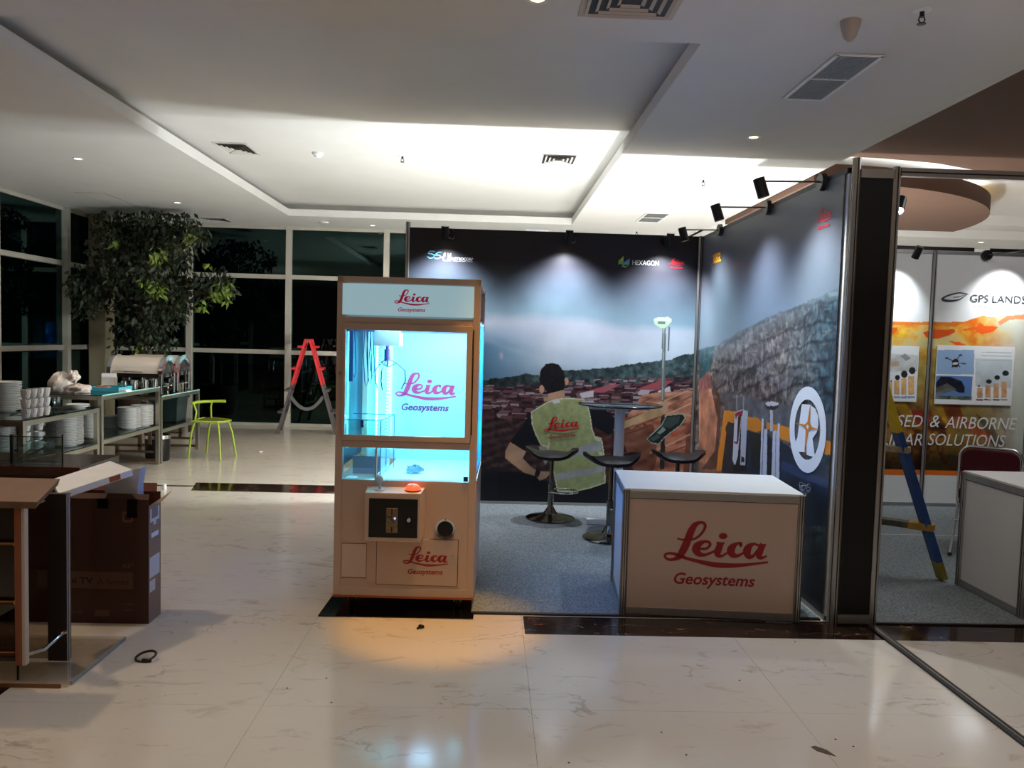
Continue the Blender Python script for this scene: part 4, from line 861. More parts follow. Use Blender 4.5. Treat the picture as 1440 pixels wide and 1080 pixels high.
# ================================================================== RECEPTION COUNTER
rc = thing('reception_counter', 'white counter with red cursive lettering in front of the printed stand', 'counter', (1.262, 4.262, .0095), math.radians(-4.2))
def ctr(t, w, d, h, panel):
    w2 = w/2
    MB().box((-w2, 0, h-.004), (w2, d, h+.010)).build('counter_top', white, t, bevel=.002)
    MB().box((-w2+.018, .006, .04), (w2-.018, .010, h-.045)).build('front_panel', panel, t)
    MB().box((-w2+.006, .02, .04), (-w2+.010, d-.02, h-.045)).build('side_panel', white, t); MB().box((w2-.010, .02, .04), (w2-.006, d-.02, h-.045)).build('side_panel', white, t)
    for a, b in (((-w2+.018, .001, h-.048), (w2-.018, .016, h-.006)), ((-w2+.018, .001, .002), (w2-.018, .016, .045)), ((-w2+.001, .02, h-.048), (-w2+.016, d-.02, h-.006)), ((-w2+.001, .02, .002), (-w2+.016, d-.02, .045)), ((w2-.016, .02, h-.048), (w2-.001, d-.02, h-.006)), ((w2-.016, .02, .002), (w2-.001, d-.02, .045)), ((-w2+.018, d-.016, h-.048), (w2-.018, d-.001, h-.006))):
        r = MB().box(a, b).build('rail', alu, t, bevel=.0015)
    g = MB()
    g.box((-w2+.018, .0002, h-.046), (w2-.018, .0012, h-.043)); g.box((-w2+.0003, .02, h-.046), (-w2+.0012, d-.02, h-.043)); g.build('groove', groove, t)
    for x in (-w2+.01, w2-.01):
        for y in (.008, d-.01):
            p = post(MB(), x, y, 0, h+.004, .019).build('corner_post', alu, t)
            MB().box((x-.0025, y-.0198, .002), (x+.0025, y-.0185, h)).box((x-.0198, y-.0025, .002), (x-.0185, y+.0025, h)).box((x-.014, y-.0175, .002), (x-.0125, y-.0145, h)).box((x+.0125, y-.0175, .002), (x+.014, y-.0145, h)).build('groove', groove, p)
ctr(rc, .985, .62, .705, mat('shaded_counter_panel', (200, 174, 160), .4, noise=.02, scale=4))  # white front panel coloured darker and warmer to carry the dim warm light
brand(rc, (.022, .0048, .358), (1, 0, 0), (0, 0, 1), .575, redS)
cz = thing('wire_coil', 'tangled thin wire hanging over the right end of the white counter', 'wire', tuple(on(1131, 690, 'Y', 4.45)))
mb = MB(); rg = random.Random(9); pts = [(rg.uniform(-.035, .03)+.0, rg.uniform(-.03, .03), rg.uniform(-.035, .055)) for _ in range(26)]
pts = [Vector(p) for p in pts]; sm = []
for i in range(1, len(pts)-2):
    for t in (0, .25, .5, .75):
        p0, p1, p2, p3 = pts[i-1:i+3]; sm.append(.5*((2*p1)+(p2-p0)*t+(2*p0-5*p1+4*p2-p3)*t*t+(-p0+3*p1-3*p2+p3)*t**3))
mb.tube([(p.x, p.y, p.z) for p in sm], .0022, 5); mb.build('wire', mat('silver_wire', (150, 160, 180), .3, .7), cz, smooth=True)
cn = thing('reception_counter', 'plain white counter with aluminium frame at the right edge, beside the burgundy chair', 'counter', (3.125, 4.60, 0), math.radians(-90+1.0))
cn.location = (3.10+.0, 4.60, 0)
ctr(cn, .62, 1.0, .745, white)
cn.rotation_euler = (0, 0, math.radians(-90)); cn.location = (3.10, 4.66, .0095)
# ================================================================== BAR STOOLS, HIGH TABLE
dchrome = mat('dark_chrome', (118, 116, 112), .12, 1.)
def stool(loc, h, rz, label):
    t = thing('bar_stool', label, 'stool', loc, rz, 'bar stools on the stand')
    mb = MB(); nx, ny = 20, 12; vs = []; 
    for s_ in (0, 1):
        for i in range(nx+1):
            for j in range(ny+1):
                u = -1+2*i/nx; v = -1+2*j/ny
                x = .225*u*math.sqrt(1-.42*v*v); y = .17*v*math.sqrt(1-.35*u*u)*(1+.15*math.cos(u*PI))
                z = .058*abs(u)**3+.014*math.cos(PI*u)-.034*v*v*(1-.5*abs(u))
                z += (0 if s_ == 0 else -.026-.024*(1-max(abs(u), abs(v))**2))
                vs.append((x, y, h+z-.03))
    n = (nx+1)*(ny+1); fs = []
    for i in range(nx):
        for j in range(ny):
            q = i*(ny+1)+j; fs.append((q, q+ny+1, q+ny+2, q+1)); fs.append((n+q, n+q+1, n+q+ny+2, n+q+ny+1))
    rim = [i*(ny+1) for i in range(nx+1)]+[nx*(ny+1)+j for j in range(1, ny+1)]+[i*(ny+1)+ny for i in range(nx-1, -1, -1)]+[j for j in range(ny-1, 0, -1)]
    for a, b in zip(rim, rim[1:]+rim[:1]): fs.append((a, b, n+b, n+a))
    mb.add(vs, fs); mb.build('seat', mat('black_seat', (22, 23, 26), .32), t, smooth=True)
    MB().cyl((0, 0, h-.075), (0, 0, .26), .018).build('piston', dchrome, t, smooth=True); MB().cyl((0, 0, .30), (0, 0, .03), .027).build('sleeve', dchrome, t, smooth=True)
    MB().lathe([(0, h-.05), (.07, h-.052), (.03, h-.085), (0, h-.09)], 20).build('seat_plate', black, t, smooth=True)
    MB().lathe([(.205, 0.001), (.208, .008), (.19, .016), (.12, .026), (.06, .045), (.035, .085), (.028, .10)], 40).build('base', dchrome, t, smooth=True)
    R = [(.10+.13*math.cos(a)-.0, .105*math.sin(a), .24) for a in np.linspace(-2.6, 2.6, 26)]
    fr_ = MB().tube([(.0, 0, .24)]+[R[0]]+R+[R[-1]]+[(0, 0, .24)], .008, 8).build('footrest', chrome, t, smooth=True)
    return t
stool((.55, 6.62, .0095), .60, math.radians(-8), 'black saddle bar stool farthest left, standing clear of the white counter')
stool((.96, 5.98, .0095), .66, math.radians(6), 'black saddle bar stool half hidden by the left end of the counter')
stool((1.59, 6.45, .0095), .63, math.radians(-2), 'black saddle bar stool behind the middle of the counter, right of the others')
ht = thing('high_table', 'high round table with dark glass top on a white column', 'table', (1.09, 6.45, .0095))
MB().lathe([(0, 1.0), (.345, 1.0), (.35, 1.004), (.35, 1.010), (.345, 1.014), (0, 1.014)], 48).build('table_top', mat('black_glass_top', (30, 38, 42), .06), ht, smooth=True)
MB().box((-.25, -.025, .965), (.25, .025, .998)).box((-.025, -.25, .965), (.025, .25, .998)).build('top_bracket', white, ht, bevel=.003)
MB().cyl((0, 0, .03), (0, 0, .965), .042, 28).build('column', white, ht, smooth=True)
MB().box((-.25, -.03, .0), (.25, .03, .045)).box((-.03, -.25, 0), (.03, .25, .045)).build('foot', white, ht, bevel=.004)
tt = thing('phone', 'small dark tablet lying on the high round glass table', 'tablet', (1.09, 6.40, 1.0225)); MB().box((-.09, -.055, 0), (.09, .055, .008)).build('body', black, tt, bevel=.003)
# ================================================================== SPOTLIGHTS
def spot(label, base, nrm, head, aim, power, col, group='spotlights on the printed stand', hr=.034, hl=.115, bulb=7, cone=1.15):
    base = Vector(base); nrm = Vector(nrm).normalized(); head = Vector(head); aim = Vector(aim)
    t = thing('spotlight', label, 'lamp', base, 0, group); d = (aim-head).normalized()
    MB().tube([base, base+nrm*.028], [.052, .048], 24).build('mount_disc', black, t, world=True, smooth=True)
    j = head-d*hl*.35; MB().tube([base+nrm*.028, base+nrm*.06, j+(base-j)*.12, j], .0055, 8).build('arm', mat('arm_grey', (58, 62, 64), .4), t, world=True, smooth=True)
    MB().tube([head-d*hl*.5, head-d*hl*.49, head+d*hl*.5], [hr*.8, hr, hr], 24, caps=False).tube([head-d*hl*.5, head-d*hl*.499], hr*.8, 24).build('head', black, t, world=True, smooth=True)
    MB().tube([head+d*(hl*.40), head+d*(hl*.41)], hr*.9, 20).build('bulb', mat('bulb_glow', (255, 240, 210), .4, emis=(255, 225, 170), es=bulb) if bulb < 20 else mat('bulb_bright', (255, 255, 255), .4, emis=(235, 250, 255), es=bulb), t, world=True)
    if power: light('beam', 'SPOT', tuple(head+d*(hl*.5+.004)), power, col, .025, aim=tuple(aim), spot=cone, blend=1.0, parent=t)
for i, (px, py, p, sx, pw_, lb) in enumerate([(629, 325, -.415, 0, 13, 'black spotlight over the left end of the back wall, above the blue emblem'), (797, 336, .68, 0, 17, 'black spotlight over the middle of the back wall'), (937, 334, 1.575, 0, 15, 'black spotlight with looped cable over the right part of the back wall')]):
    b = (p+.02, YB-.012, 2.47); spot(lb, b, (0, -1, 0), (p-.01, YB-.25, 2.45), (p-.03, YB-.0, 1.45), pw_*6.5, (.90, .93, 1.), cone=2.15)
    MB().tube([(p+.02, YB-.03, 2.49), (p+.06, YB-.06, 2.44), (p+.05, YB-.10, 2.41), (p+.01, YB-.14, 2.42)], .004, 6).build('cable', black, bpy.data.objects['spotlight' if i == 0 else 'spotlight.%03d' % i], world=True)
for i, (yy, hx, pw_, cc, lb) in enumerate([(4.57, 1.55, 15, (.88, .98, 1), 'black long-armed spotlight nearest the pillar on the side wall'), (5.47, 1.555, 13, (.72, .84, 1.), 'black long-armed spotlight in the middle of the side wall'), (6.61, 1.60, 11, (.75, .95, 1), 'black long-armed spotlight nearest the corner on the side wall')]):
    spot(lb, (XR-.012, yy, 2.50), (-1, 0, 0), (hx, yy-.0, 2.455), (XR-.02, yy-.05, 1.35), pw_*4.2, cc, cone=2.1)
spot('lit spotlight shining towards the left, beside the black pillar', (XQ+.012, 5.2, 2.5), (1, 0, 0), (2.70, 5.2, 2.50), (2.45, 4.9, 2.0), 14, (.9, .98, 1), 'spotlights on the right-hand stand', bulb=40, cone=1.9)
spot('unlit-looking spotlight over the left panel of the mine picture', (3.6, YN-.02, 2.49), (0, -1, 0), (3.93, 7.20, 2.44), (3.85, YN-.02, 1.9), 45, (.86, .95, 1), 'spotlights on the right-hand stand', cone=1.6)
spot('spotlight with visible mounting disc over the right panel of the mine picture', (4.77, YN-.02, 2.47), (0, -1, 0), (5.0, 7.18, 2.46), (4.93, YN-.02, 1.95), 48, (.94, .97, 1), 'spotlights on the right-hand stand', cone=1.6)
# ================================================================== CEILING FIXTURES
def downlight(x, y, z, label, warm=True, s=6, group='recessed downlights'):
    t = thing('downlight', label, 'ceiling light', (x, y, z), 0, group)
    MB().lathe([(.034, -.001), (.048, -.006), (.055, -.004), (.056, .0)], 28).build('trim_ring', white, t, smooth=True)
    MB().lathe([(0, -.0015), (.034, -.0015)], 24).build('diffuser', mat('downlight_warm', (255, 225, 180), .5, emis=(255, 214, 150), es=s) if warm else mat('downlight_neutral', (255, 245, 230), .5, emis=(255, 240, 220), es=s), t)
for x, y, l in [(-4.24, 8.19, 'small downlight in the left ceiling, nearest the camera'), (-4.27, 10.79, 'small downlight in the left ceiling in front of the tree'), (-1.89, 12.4, 'small downlight near the windows left of the dark printed wall'), (2.13, 9.72, 'small downlight in the bright ceiling beyond the printed wall')]: downlight(x, y, ZC, l, False)
for x, y, l in [(2.11, 6.46, 'warm downlight in the grey ceiling over the stand'), (.19, 4.02, 'orange downlight at the top edge of the picture'), (7.6, 12.1, 'warm downlight in the far soffit of the right-hand stand')]: downlight(x, y, ZC, l, True, 9)
def diffuser(x, y, z, sx, sy, label, m_, group='square air diffusers'):
    t = thing('air_diffuser', label, 'air vent', (x, y, z), 0, group)
    MB().box((-sx/2, -sy/2, -.006), (sx/2, sy/2, 0)).build('plate', m_, t, bevel=.002)
    MB().box((-sx*.40, -sy*.40, -.0075), (sx*.40, sy*.40, -.0055)).build('opening', groove, t)
    for k, s_ in enumerate((.40, .30, .20, .10)):
        a, b = sx*s_, sy*s_; h = .010; mb = MB()
        for p, q in (((-a, -b), (a, -b)), ((a, -b), (a, b)), ((a, b), (-a, b)), ((-a, b), (-a, -b))):
            n = Vector((q[1]-p[1], p[0]-q[0], 0)).normalized()*.018
            mb.add([(p[0], p[1], -.007), (q[0], q[1], -.007), (q[0]+n.x+0, q[1]+n.y, -.007-h), (p[0]+n.x, p[1]+n.y, -.007-h)], [(0, 1, 2, 3)])
        mb.build('louvre', m_, t)
diffm = mat('vent_paint', (200, 194, 186), .5)
diffuser(.66, 3.98, ZC, .50, .44, 'large square air diffuser at the top edge of the picture', mat('vent_beige', (186, 172, 158), .5))
diffuser(.665, 8.35, ZU, .42, .50, 'square air diffuser in the brightly lit tray ceiling', diffm)
diffuser(-2.70, 8.37, ZU, .36, .50, 'square air diffuser at the left side of the tray ceiling', diffm)
diffuser(-4.27, 12.3, ZC, .42, .42, 'air diffuser above the windows right of the tree', diffm); diffuser(-4.95, 11.9, ZC, .4, .4, 'air diffuser hidden behind the top of the tree', diffm)
def grille(x0, y0, x1, y1, z, label, n=16, fm=alu, sm=None):
    t = thing('ceiling_grille', label, 'air vent', ((x0+x1)/2, (y0+y1)/2, z), 0, 'long ceiling grilles'); w_, d_ = abs(x1-x0)/2, abs(y1-y0)/2
    MB().box((-w_, -d_, -.003), (w_, d_, -.001)).build('backing', groove, t)
    mb = MB()
    for a, b in (((-w_, -d_), (w_, -d_+.022)), ((-w_, d_-.022), (w_, d_)), ((-w_, -d_), (-w_+.022, d_)), ((w_-.022, -d_), (w_, d_)), ((-w_, -.008), (w_, .008))): mb.box((a[0], a[1], -.012), (b[0], b[1], 0))
    mb.build('frame', fm, t, bevel=.001)
    for k in range(n):
        x = -w_+.03+(2*w_-.06)*k/(n-1); MB().box((x-.003, -d_+.022, -.010), (x+.003, d_-.022, -.003)).build('slat', mat('slat_grey', (170, 170, 168), .5), t)
grille(1.955, 4.57, 2.24, 5.43, ZC, 'long dark slatted grille in the grey ceiling, two sections', 15, white)
grille(2.0, 10.33, 2.33, 11.13, ZC, 'long slatted grille in the bright ceiling beyond the printed wall', 10, white)
grille(.48, 12.25, .90, 12.42, ZC, 'short grille just above the dark printed wall', 6, white)
ap = thing('access_panel', 'flush two-part access panel in the left ceiling beside the tree', 'ceiling panel', (-5.16, 10.78, ZC), 0)
MB().box((-.18, -.54, -.004), (.18, -.005, 0)).build('panel', ceilm, ap, bevel=.002); MB().box((-.18, .005, -.004), (.18, .54, 0)).build('panel', ceilm, ap, bevel=.002)
MB().box((-.19, -.55, -.002), (.19, .55, 0)).build('gap', mat('panel_gap', (110, 106, 100), .7), ap)
def sprinkler(x, y, z, label, s=1.):
    t = thing('sprinkler', label, 'sprinkler', (x, y, z), 0, 'ceiling sprinklers')
    MB().lathe([(0, -.006*s), (.02*s, -.008*s), (.038*s, -.003*s), (.038*s, 0)], 24).build('rosette', white, t, smooth=True)
    MB().cyl((0, 0, -.004), (0, 0, -.030*s), .010*s, 10).tube([(.010*s, 0, -.028*s), (.014*s, 0, -.042*s), (.004*s, 0, -.056*s)], .003*s, 6).tube([(-.010*s, 0, -.028*s), (-.014*s, 0, -.042*s), (-.004*s, 0, -.056*s)], .003*s, 6).build('body', mat('dark_brass', (60, 56, 52), .4, .8), t, smooth=True)
    MB().lathe([(0, -.058*s), (.019*s, -.057*s), (.019*s, -.060*s), (0, -.061*s)], 16).build('deflector', MATS['dark_brass'], t)
for x, y, z, l in [(2.12, 3.97, ZC, 'sprinkler with white rosette at the top right of the ceiling'), (2.157, 8.15, ZC, 'sprinkler in the bright ceiling over the side wall'), (-.985, 8.45, ZU, 'sprinkler in the middle of the tray ceiling'), (2.2, 12.09, ZC, 'sprinkler just above the far corner of the printed walls')]: sprinkler(x, y, z, l, 1.15)
t = thing('smoke_detector', 'cone-shaped beige detector on the grey ceiling above the slatted grille', 'detector', (1.83, 4.13, ZC))
MB().lathe([(0, -.105), (.015, -.103), (.034, -.08), (.046, -.035), (.050, -.02), (.052, 0)], 28).build('housing', mat('beige_plastic', (170, 156, 146), .5), t, smooth=True)
t = thing('smoke_detector', 'small round white detector in the left half of the tray ceiling', 'detector', (-1.877, 8.45, ZU))
MB().lathe([(0, -.05), (.03, -.048), (.04, -.03), (.055, -.02), (.058, 0)], 24).build('housing', white, t, smooth=True)
t = thing('smoke_detector', 'flat white disc on the ceiling near the windows, left of the downlight', 'detector', (-2.6, 12.2, ZC)); MB().lathe([(0, -.02), (.07, -.018), (.075, 0)], 24).build('housing', white, t, smooth=True)
# ================================================================== TREE
tr = thing('ficus_tree', 'large dark leafy indoor tree in the window corner, some bright green leaf clusters', 'tree', (-4.95, 11.3, 0))
bark = mat('bark', (70, 54, 40), .85, noise=.3, scale=12)
MB().lathe([(0, 0), (.24, 0), (.26, .03), (.32, .50), (.33, .55), (.29, .55), (.27, .48), (0, .47)], 28).build('planter', mat('planter_brown', (70, 52, 40), .5, noise=.1, scale=6), tr, smooth=True)
tb = MB().tube([(0, 0, .45), (.02, .02, .9), (-.03, 0, 1.4), (-.06, .03, 1.9), (-.05, .05, 2.5)], [.055, .05, .045, .035, .02], 10)
BL = []
def wp_(px, py, dy=0.): p = on(px, py, 'Y', 11.3+dy); return (p[0]+4.95, dy, p[2])
CL = [(150, 315, 20, .1), (180, 308, 24, .2), (215, 310, 26, -.1), (250, 315, 26, 0), (275, 325, 18, -.2), (150, 345, 24, -.1), (185, 340, 26, .2), (225, 345, 28, .3), (255, 350, 22, -.3), (135, 385, 26, 0), (170, 380, 28, -.3), (210, 385, 30, -.4), (245, 385, 26, .1), (120, 405, 24, .1), (150, 410, 26, .3), (112, 400, 20, -.1), (118, 432, 15, -.1), (185, 410, 26, .1), (225, 415, 28, -.2), (260, 410, 22, 0), (290, 400, 20, -.1), (310, 390, 18, .1), (322, 408, 13, .1), (300, 412, 16, -.2), (178, 445, 22, .1), (210, 448, 26, -.2), (240, 440, 22, .1), (255, 430, 16, -.3), (185, 472, 20, 0), (213, 475, 22, -.1), (232, 480, 17, .1), (165, 482, 10, -.1), (160, 360, 18, .3), (285, 340, 12, -.1), (205, 360, 30, 0), (190, 430, 26, .3)]
for (px, py, r, dy) in CL:
    p = Vector(wp_(px, py, dy)); h = max(.9, min(2.3, p.z-.3)); s0 = Vector((-.05, .03, h)); mid = (s0+p)/2+Vector((0, 0, .10)); tb.tube([s0, mid, p], [.02, .012, .004], 6)
tb.build('trunk', bark, tr, smooth=True)
def leaves(name, m, n, clusters, sz, seed):
    rg = random.Random(seed); vs = []; fs = []
    tot = sum(c[2]**2 for c in clusters)
    for (px, py, r, dy) in clusters:
        cen = Vector(wp_(px, py, dy)); R = r/1100*11.3
        for _ in range(int(n*r*r/tot)+1):
            d = Vector((rg.gauss(0, 1), rg.gauss(0, 1), rg.gauss(0, 1))).normalized()*R*rg.random()**.45; p = cen+d*1.08
            if p.z > 3.20: p.z = 3.20-rg.random()*.15
            if p.x < -1.02: continue
            L = sz*rg.uniform(.7, 1.25); ax = Vector((rg.gauss(0, .6), rg.gauss(0, .6), -rg.uniform(.3, 1.3))).normalized(); sd = ax.cross(Vector((rg.gauss(0, 1), rg.gauss(0, 1), rg.gauss(0, 1)))).normalized()*L*.24; up = ax.cross(sd).normalized()*L*.05
            k = len(vs); vs += [p, p+ax*L*.4+sd, p+ax*L, p+ax*L*.4-sd, p+ax*L*.45-up]; fs += [(k, k+1, k+4), (k+1, k+2, k+4), (k+2, k+3, k+4), (k+3, k, k+4)]
    mb = MB(); mb.add(vs, fs); o = mb.build(name, m, tr); o['kind'] = 'stuff'; return o
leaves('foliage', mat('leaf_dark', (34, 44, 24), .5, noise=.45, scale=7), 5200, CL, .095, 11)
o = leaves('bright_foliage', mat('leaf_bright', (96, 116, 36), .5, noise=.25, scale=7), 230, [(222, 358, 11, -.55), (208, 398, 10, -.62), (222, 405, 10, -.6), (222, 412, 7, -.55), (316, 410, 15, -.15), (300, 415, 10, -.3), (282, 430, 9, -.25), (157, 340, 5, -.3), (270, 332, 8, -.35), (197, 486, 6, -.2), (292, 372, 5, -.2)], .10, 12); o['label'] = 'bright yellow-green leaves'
# ================================================================== GREEN CHAIR
gm = mat('lime_metal', (140, 160, 36), .35, noise=.03, scale=10)
gc = thing('tube_chair', 'lime green metal chair with open back beside the glass buffet table', 'chair', (-3.33, 9.55, 0))
a_, b_, c_, d_ = (-.235, -.185, 0), (.177, -.285, 0), (.25, .06, 0), (-.19, .285, 0)
mb = MB(); SH = .45
MB().tube([(-.20, -.19, SH), (.10, -.22, SH), (.17, -.17, SH), (.20, .0, SH), (.17, .05, SH), (-.12, .22, SH), (-.19, .20, SH), (-.21, 0, SH)], .012, 10, closed=True).build('seat_ring', gm, gc, smooth=True)
MB().prism([(-.19, -.18), (.10, -.21), (.16, -.16), (.19, .0), (.15, .05), (-.11, .21), (-.18, .19)], SH-.004, SH+.004).build('seat', mat('olive_seat', (96, 96, 40), .4, noise=.1, scale=12), gc)
MB().tube([b_, (.15, -.25, .30), (.12, -.21, SH)], .012, 10).build('leg', gm, gc, smooth=True)
MB().tube([c_, (.21, .03, .30), (.17, .0, SH-.01)], .012, 10).build('leg', gm, gc, smooth=True)
MB().tube([a_, (-.21, -.17, .30), (-.175, -.15, SH), (-.16, -.14, .56), (-.20, -.13, .66)], .012, 10).build('leg', gm, gc, smooth=True)
MB().tube([d_, (-.14, .22, .30), (-.10, .19, SH), (-.11, .20, .58), (-.09, .18, .66)], .012, 10).build('leg', gm, gc, smooth=True)
MB().tube([(-.21, -.16, .655), (-.195, -.06, .665), (-.13, .03, .668), (-.02, .10, .67), (.10, .12, .672)], .018, 10).build('backrest', gm, gc, smooth=True)
# ================================================================== LADDERS
def ladder(loc, rz, h, spread, width, label, colf, n=4, strap=True, side=2):
    """wooden A-frame: two ladder halves meeting at the top; local x = spread, y = width"""
    t = thing('step_ladder', label, 'ladder', loc, rz)
    for sx in ((-1, 1) if side == 2 else (1,)):
        for sy in (-1, 1):
            f = lambda k: Vector((sx*(spread*(1-k)+.03), sy*width/2*(1-.18*k), h*k))
            lo = colf('low', sx); hi = colf('high', sx); K = colf('split', sx)
            rail = MB().beam(f(0), f(K), .035, .075, (0, 1, 0)).build('rail', lo, t, bevel=.002)
            MB().beam(f(K), f(1), .036, .076, (0, 1, 0)).build('upper_rail', hi, rail, bevel=.002)
        for i in range(n):
            k = (i+1)/(n+.35); p = Vector((sx*(spread*(1-k)+.03+.035), 0, h*k)); w_ = width/2*(1-.18*k)+.03
            MB().box((p.x-.05, -w_, p.z-.016), (p.x+.05, w_, p.z+.016)).build('step', colf('step', k), t, bevel=.002)
    MB().cyl((0, -width*.44, h-.03), (0, width*.44, h-.03), .018, 10).build('pivot', steel, t)
    if strap:
        z0 = h*.40; x = spread*(1-.40)
        pts = [(-x+2*x*u, -width/2*.9, z0-.16*h*(1-(2*u-1)**2)*.85) for u in np.linspace(0, 1, 14)]; mb = MB()
        for p, q in zip(pts, pts[1:]): mb.beam(p, q, .004, .05, (0, 0, 1))
        mb.build('strap', mat('grey_strap', (84, 80, 78), .7), t)
    return t
rpaint = mat('ladder_red', (196, 26, 34), .5, noise=.06, scale=12); gpaint = mat('ladder_grey', (72, 62, 60), .6, noise=.12, scale=12)
def cf_red(w_, a):
    if w_ == 'low': return gpaint
    if w_ == 'high': return rpaint
    if w_ == 'split': return .52
    return rpaint if a > .5 else gpaint
ladder((-2.79, 12.12, 0), math.radians(8), 1.44, .40, .46, 'wooden step ladder with red upper half standing before the windows', cf_red, 4)
ypaint = mat('ladder_yellow', (206, 176, 40), .55, noise=.12, scale=14); bpaint = mat('ladder_blue', (36, 76, 140), .5, noise=.14, scale=14); woodp = mat('worn_step', (150, 136, 110), .7, noise=.3, scale=20); dstep = mat('dark_step', (88, 84, 76), .8, noise=.3, scale=20)
bl_ = thing('step_ladder', 'blue wooden ladder with yellow upper part leaning beside the black pillar', 'ladder', (3.05, 5.05, .024))
S_ = Vector((-.36, .02, 1.0)); Tt = Vector((-.62, .42, .0))
def bldr(off, k0, k1, m, name, par): 
    p = Vector(off)+S_*k0; q = Vector(off)+S_*k1; return MB().beam(p, q, .040, .085, (0, 1, 0)).build(name, m, par, bevel=.003)
for off in (Vector((0, 0, 0)), Tt*.85):
    ra = bldr(off, .0, .115, mat('ladder_olive', (140, 130, 50), .6, noise=.2, scale=14), 'rail', bl_); bldr(off, .115, .97, bpaint, 'middle_rail', ra); bldr(off, .97, 1.55, ypaint, 'upper_rail', ra)
for k, m_, m2 in ((.345, dstep, 1), (.855, woodp, 0), (1.33, ypaint, 0)):
    c0 = S_*k+Tt*-.06; c1 = S_*k+Tt*.93; s_ = MB().beam(c0, c1, .085, .04).build('step', m_, bl_, bevel=.003)
    if m2: MB().beam(c0-Tt*.005, c0+Tt*.20, .089, .044).build('step_end', mat('step_ochre', (170, 130, 50), .7, noise=.2, scale=14), s_)
# ================================================================== BURGUNDY CHAIR
bc = thing('banquet_chair', 'burgundy padded chair with chrome frame behind the plain counter at the right edge', 'chair', (3.70, 5.62, .0145), math.radians(-40))
ch = []
def rr_(w_, h_, r, n=6):
    P = []
    for cx0, cz0, a0 in ((w_-r, h_-r, 0), (-w_+r, h_-r, PI/2), (-w_+r, -h_+r, PI), (w_-r, -h_+r, 1.5*PI)):
        for k in range(n+1): a = a0+PI/2*k/n; P.append((cx0+r*math.cos(a), cz0+r*math.sin(a)))
    return P
burg = mat('burgundy_fabric', (84, 20, 34), .85, noise=.12, scale=40)
P0 = rr_(.185, .225, .07)
MB().prism([(x, z+.575) for x, z in P0], .0, .045, 'XZ').build('backrest', burg, bc, bevel=.012)
P1 = rr_(.20, .24, .08)
MB().tube([(x, .022, z+.575) for x, z in P1], .011, 10, closed=True).build('back_frame', chrome, bc, smooth=True)
MB().prism([(x, z*.9+.24) for x, z in rr_(.205, .24, .05)], .42, .48).build('seat', burg, bc, bevel=.015)
for sx in (-1, 1):
    MB().tube([(sx*.19, .022, .42), (sx*.195, .03, .36), (sx*.21, -.10, .0)], .011, 10).build('leg', chrome, bc, smooth=True); MB().tube([(sx*.19, .44, .43), (sx*.20, .48, .0)], .011, 10).build('leg', chrome, bc, smooth=True)
    MB().tube([(sx*.195, .03, .40), (sx*.19, .44, .42)], .010, 8).build('side_rail', chrome, bc, smooth=True)
    MB().cyl((sx*.21, -.10, .0), (sx*.208, -.098, .02), .015, 10).build('foot_cap', black, bc)
MB().tube([(-.20, -.03, .26), (.20, -.03, .26)], .008, 8).build('stretcher', chrome, bc, smooth=True)
# ================================================================== BUFFET TABLES
XRt = -3.72
def unit(label, x0, x1, y0, y1, zt, zs, far_end=True, near=True, edge=False):
    t = thing('buffet_table', label, 'table', ((x0+x1)/2, (y0+y1)/2, 0))
    h = .02
    for x in (x0+h, x1-h):
        for y in (y0+h, y1-h): MB().box((x-h, y-h, 0), (x+h, y+h, zt-.008)).build('leg', steel, t, bevel=.002, world=True)
    for z, nm in ((zt-.030, 'top_frame'), (zs-.03, 'shelf_frame')):
        mb = MB()
        for a, b in (((x0+2*h, y0, z-.02), (x1-2*h, y0+.03, z+.02)), ((x0+2*h, y1-.03, z-.02), (x1-2*h, y1, z+.02)), ((x0, y0+2*h, z-.02), (x0+.03, y1-2*h, z+.02)), ((x1-.03, y0+2*h, z-.02), (x1, y1-2*h, z+.02))): mb.box(a, b)
        mb.build(nm, steel, t, world=True, bevel=.0015)
    MB().box((x0+.001, y0+.001, zt-.008), (x1-.001, y1-.001, zt)).build('glass_top', shelfglass, t, world=True)
    MB().box((x0+.03, y0+.03, zs-.008), (x1-.005, y1-.03, zs)).build('glass_shelf', shelfglass, t, world=True)
    if edge: MB().box((x1-.0005, y0+.01, zt-.010), (x1+.003, y1-.01, zt+.001)).build('glass_edge', mat('teal_glass_edge', (150, 205, 195), .15), t, world=True)
    ends = ([y1] if far_end else [])+([y0] if near else [])
    for y in ends:     # stepped frame at the ends
        mb = MB(); s_ = .014; yy = y-.02 if y == y1 else y+.02; w_ = x1-x0
        for a, b in (((x0+.04, .03), (x1-.04, .06)), ((x0+.04, .20), (x0+w_*.72, .225)), ((x0+w_*.30, .13), (x0+w_*.9, .155)), ((x0+w_*.30, .06), (x0+w_*.35, .20)), ((x0+w_*.66, .15), (x0+w_*.71, zs-.05)), ((x0+w_*.82, .225), (x0+w_*.87, zs-.05))): mb.box((a[0], yy-s_, a[1]), (b[0], yy+s_, b[1]))
        mb.build('end_frame', mat('bronze_steel', (130, 104, 82), .3, .85), t, world=True)
    return t
X0t = -4.42
unit('low glass and steel buffet table nearest the camera, piled with cups and plates', X0t, XRt, 6.33, 7.56, .775, .43, near=False, far_end=False)
unit('high glass and steel buffet table carrying the plastic bag and blue tray', X0t, XRt, 7.60, 8.94, .885, .455, near=False, edge=True)
unit('far glass and steel buffet table under the two roll-top food warmers', X0t-.05, XRt, 8.965, 10.14, .775, .40, near=False, edge=True)
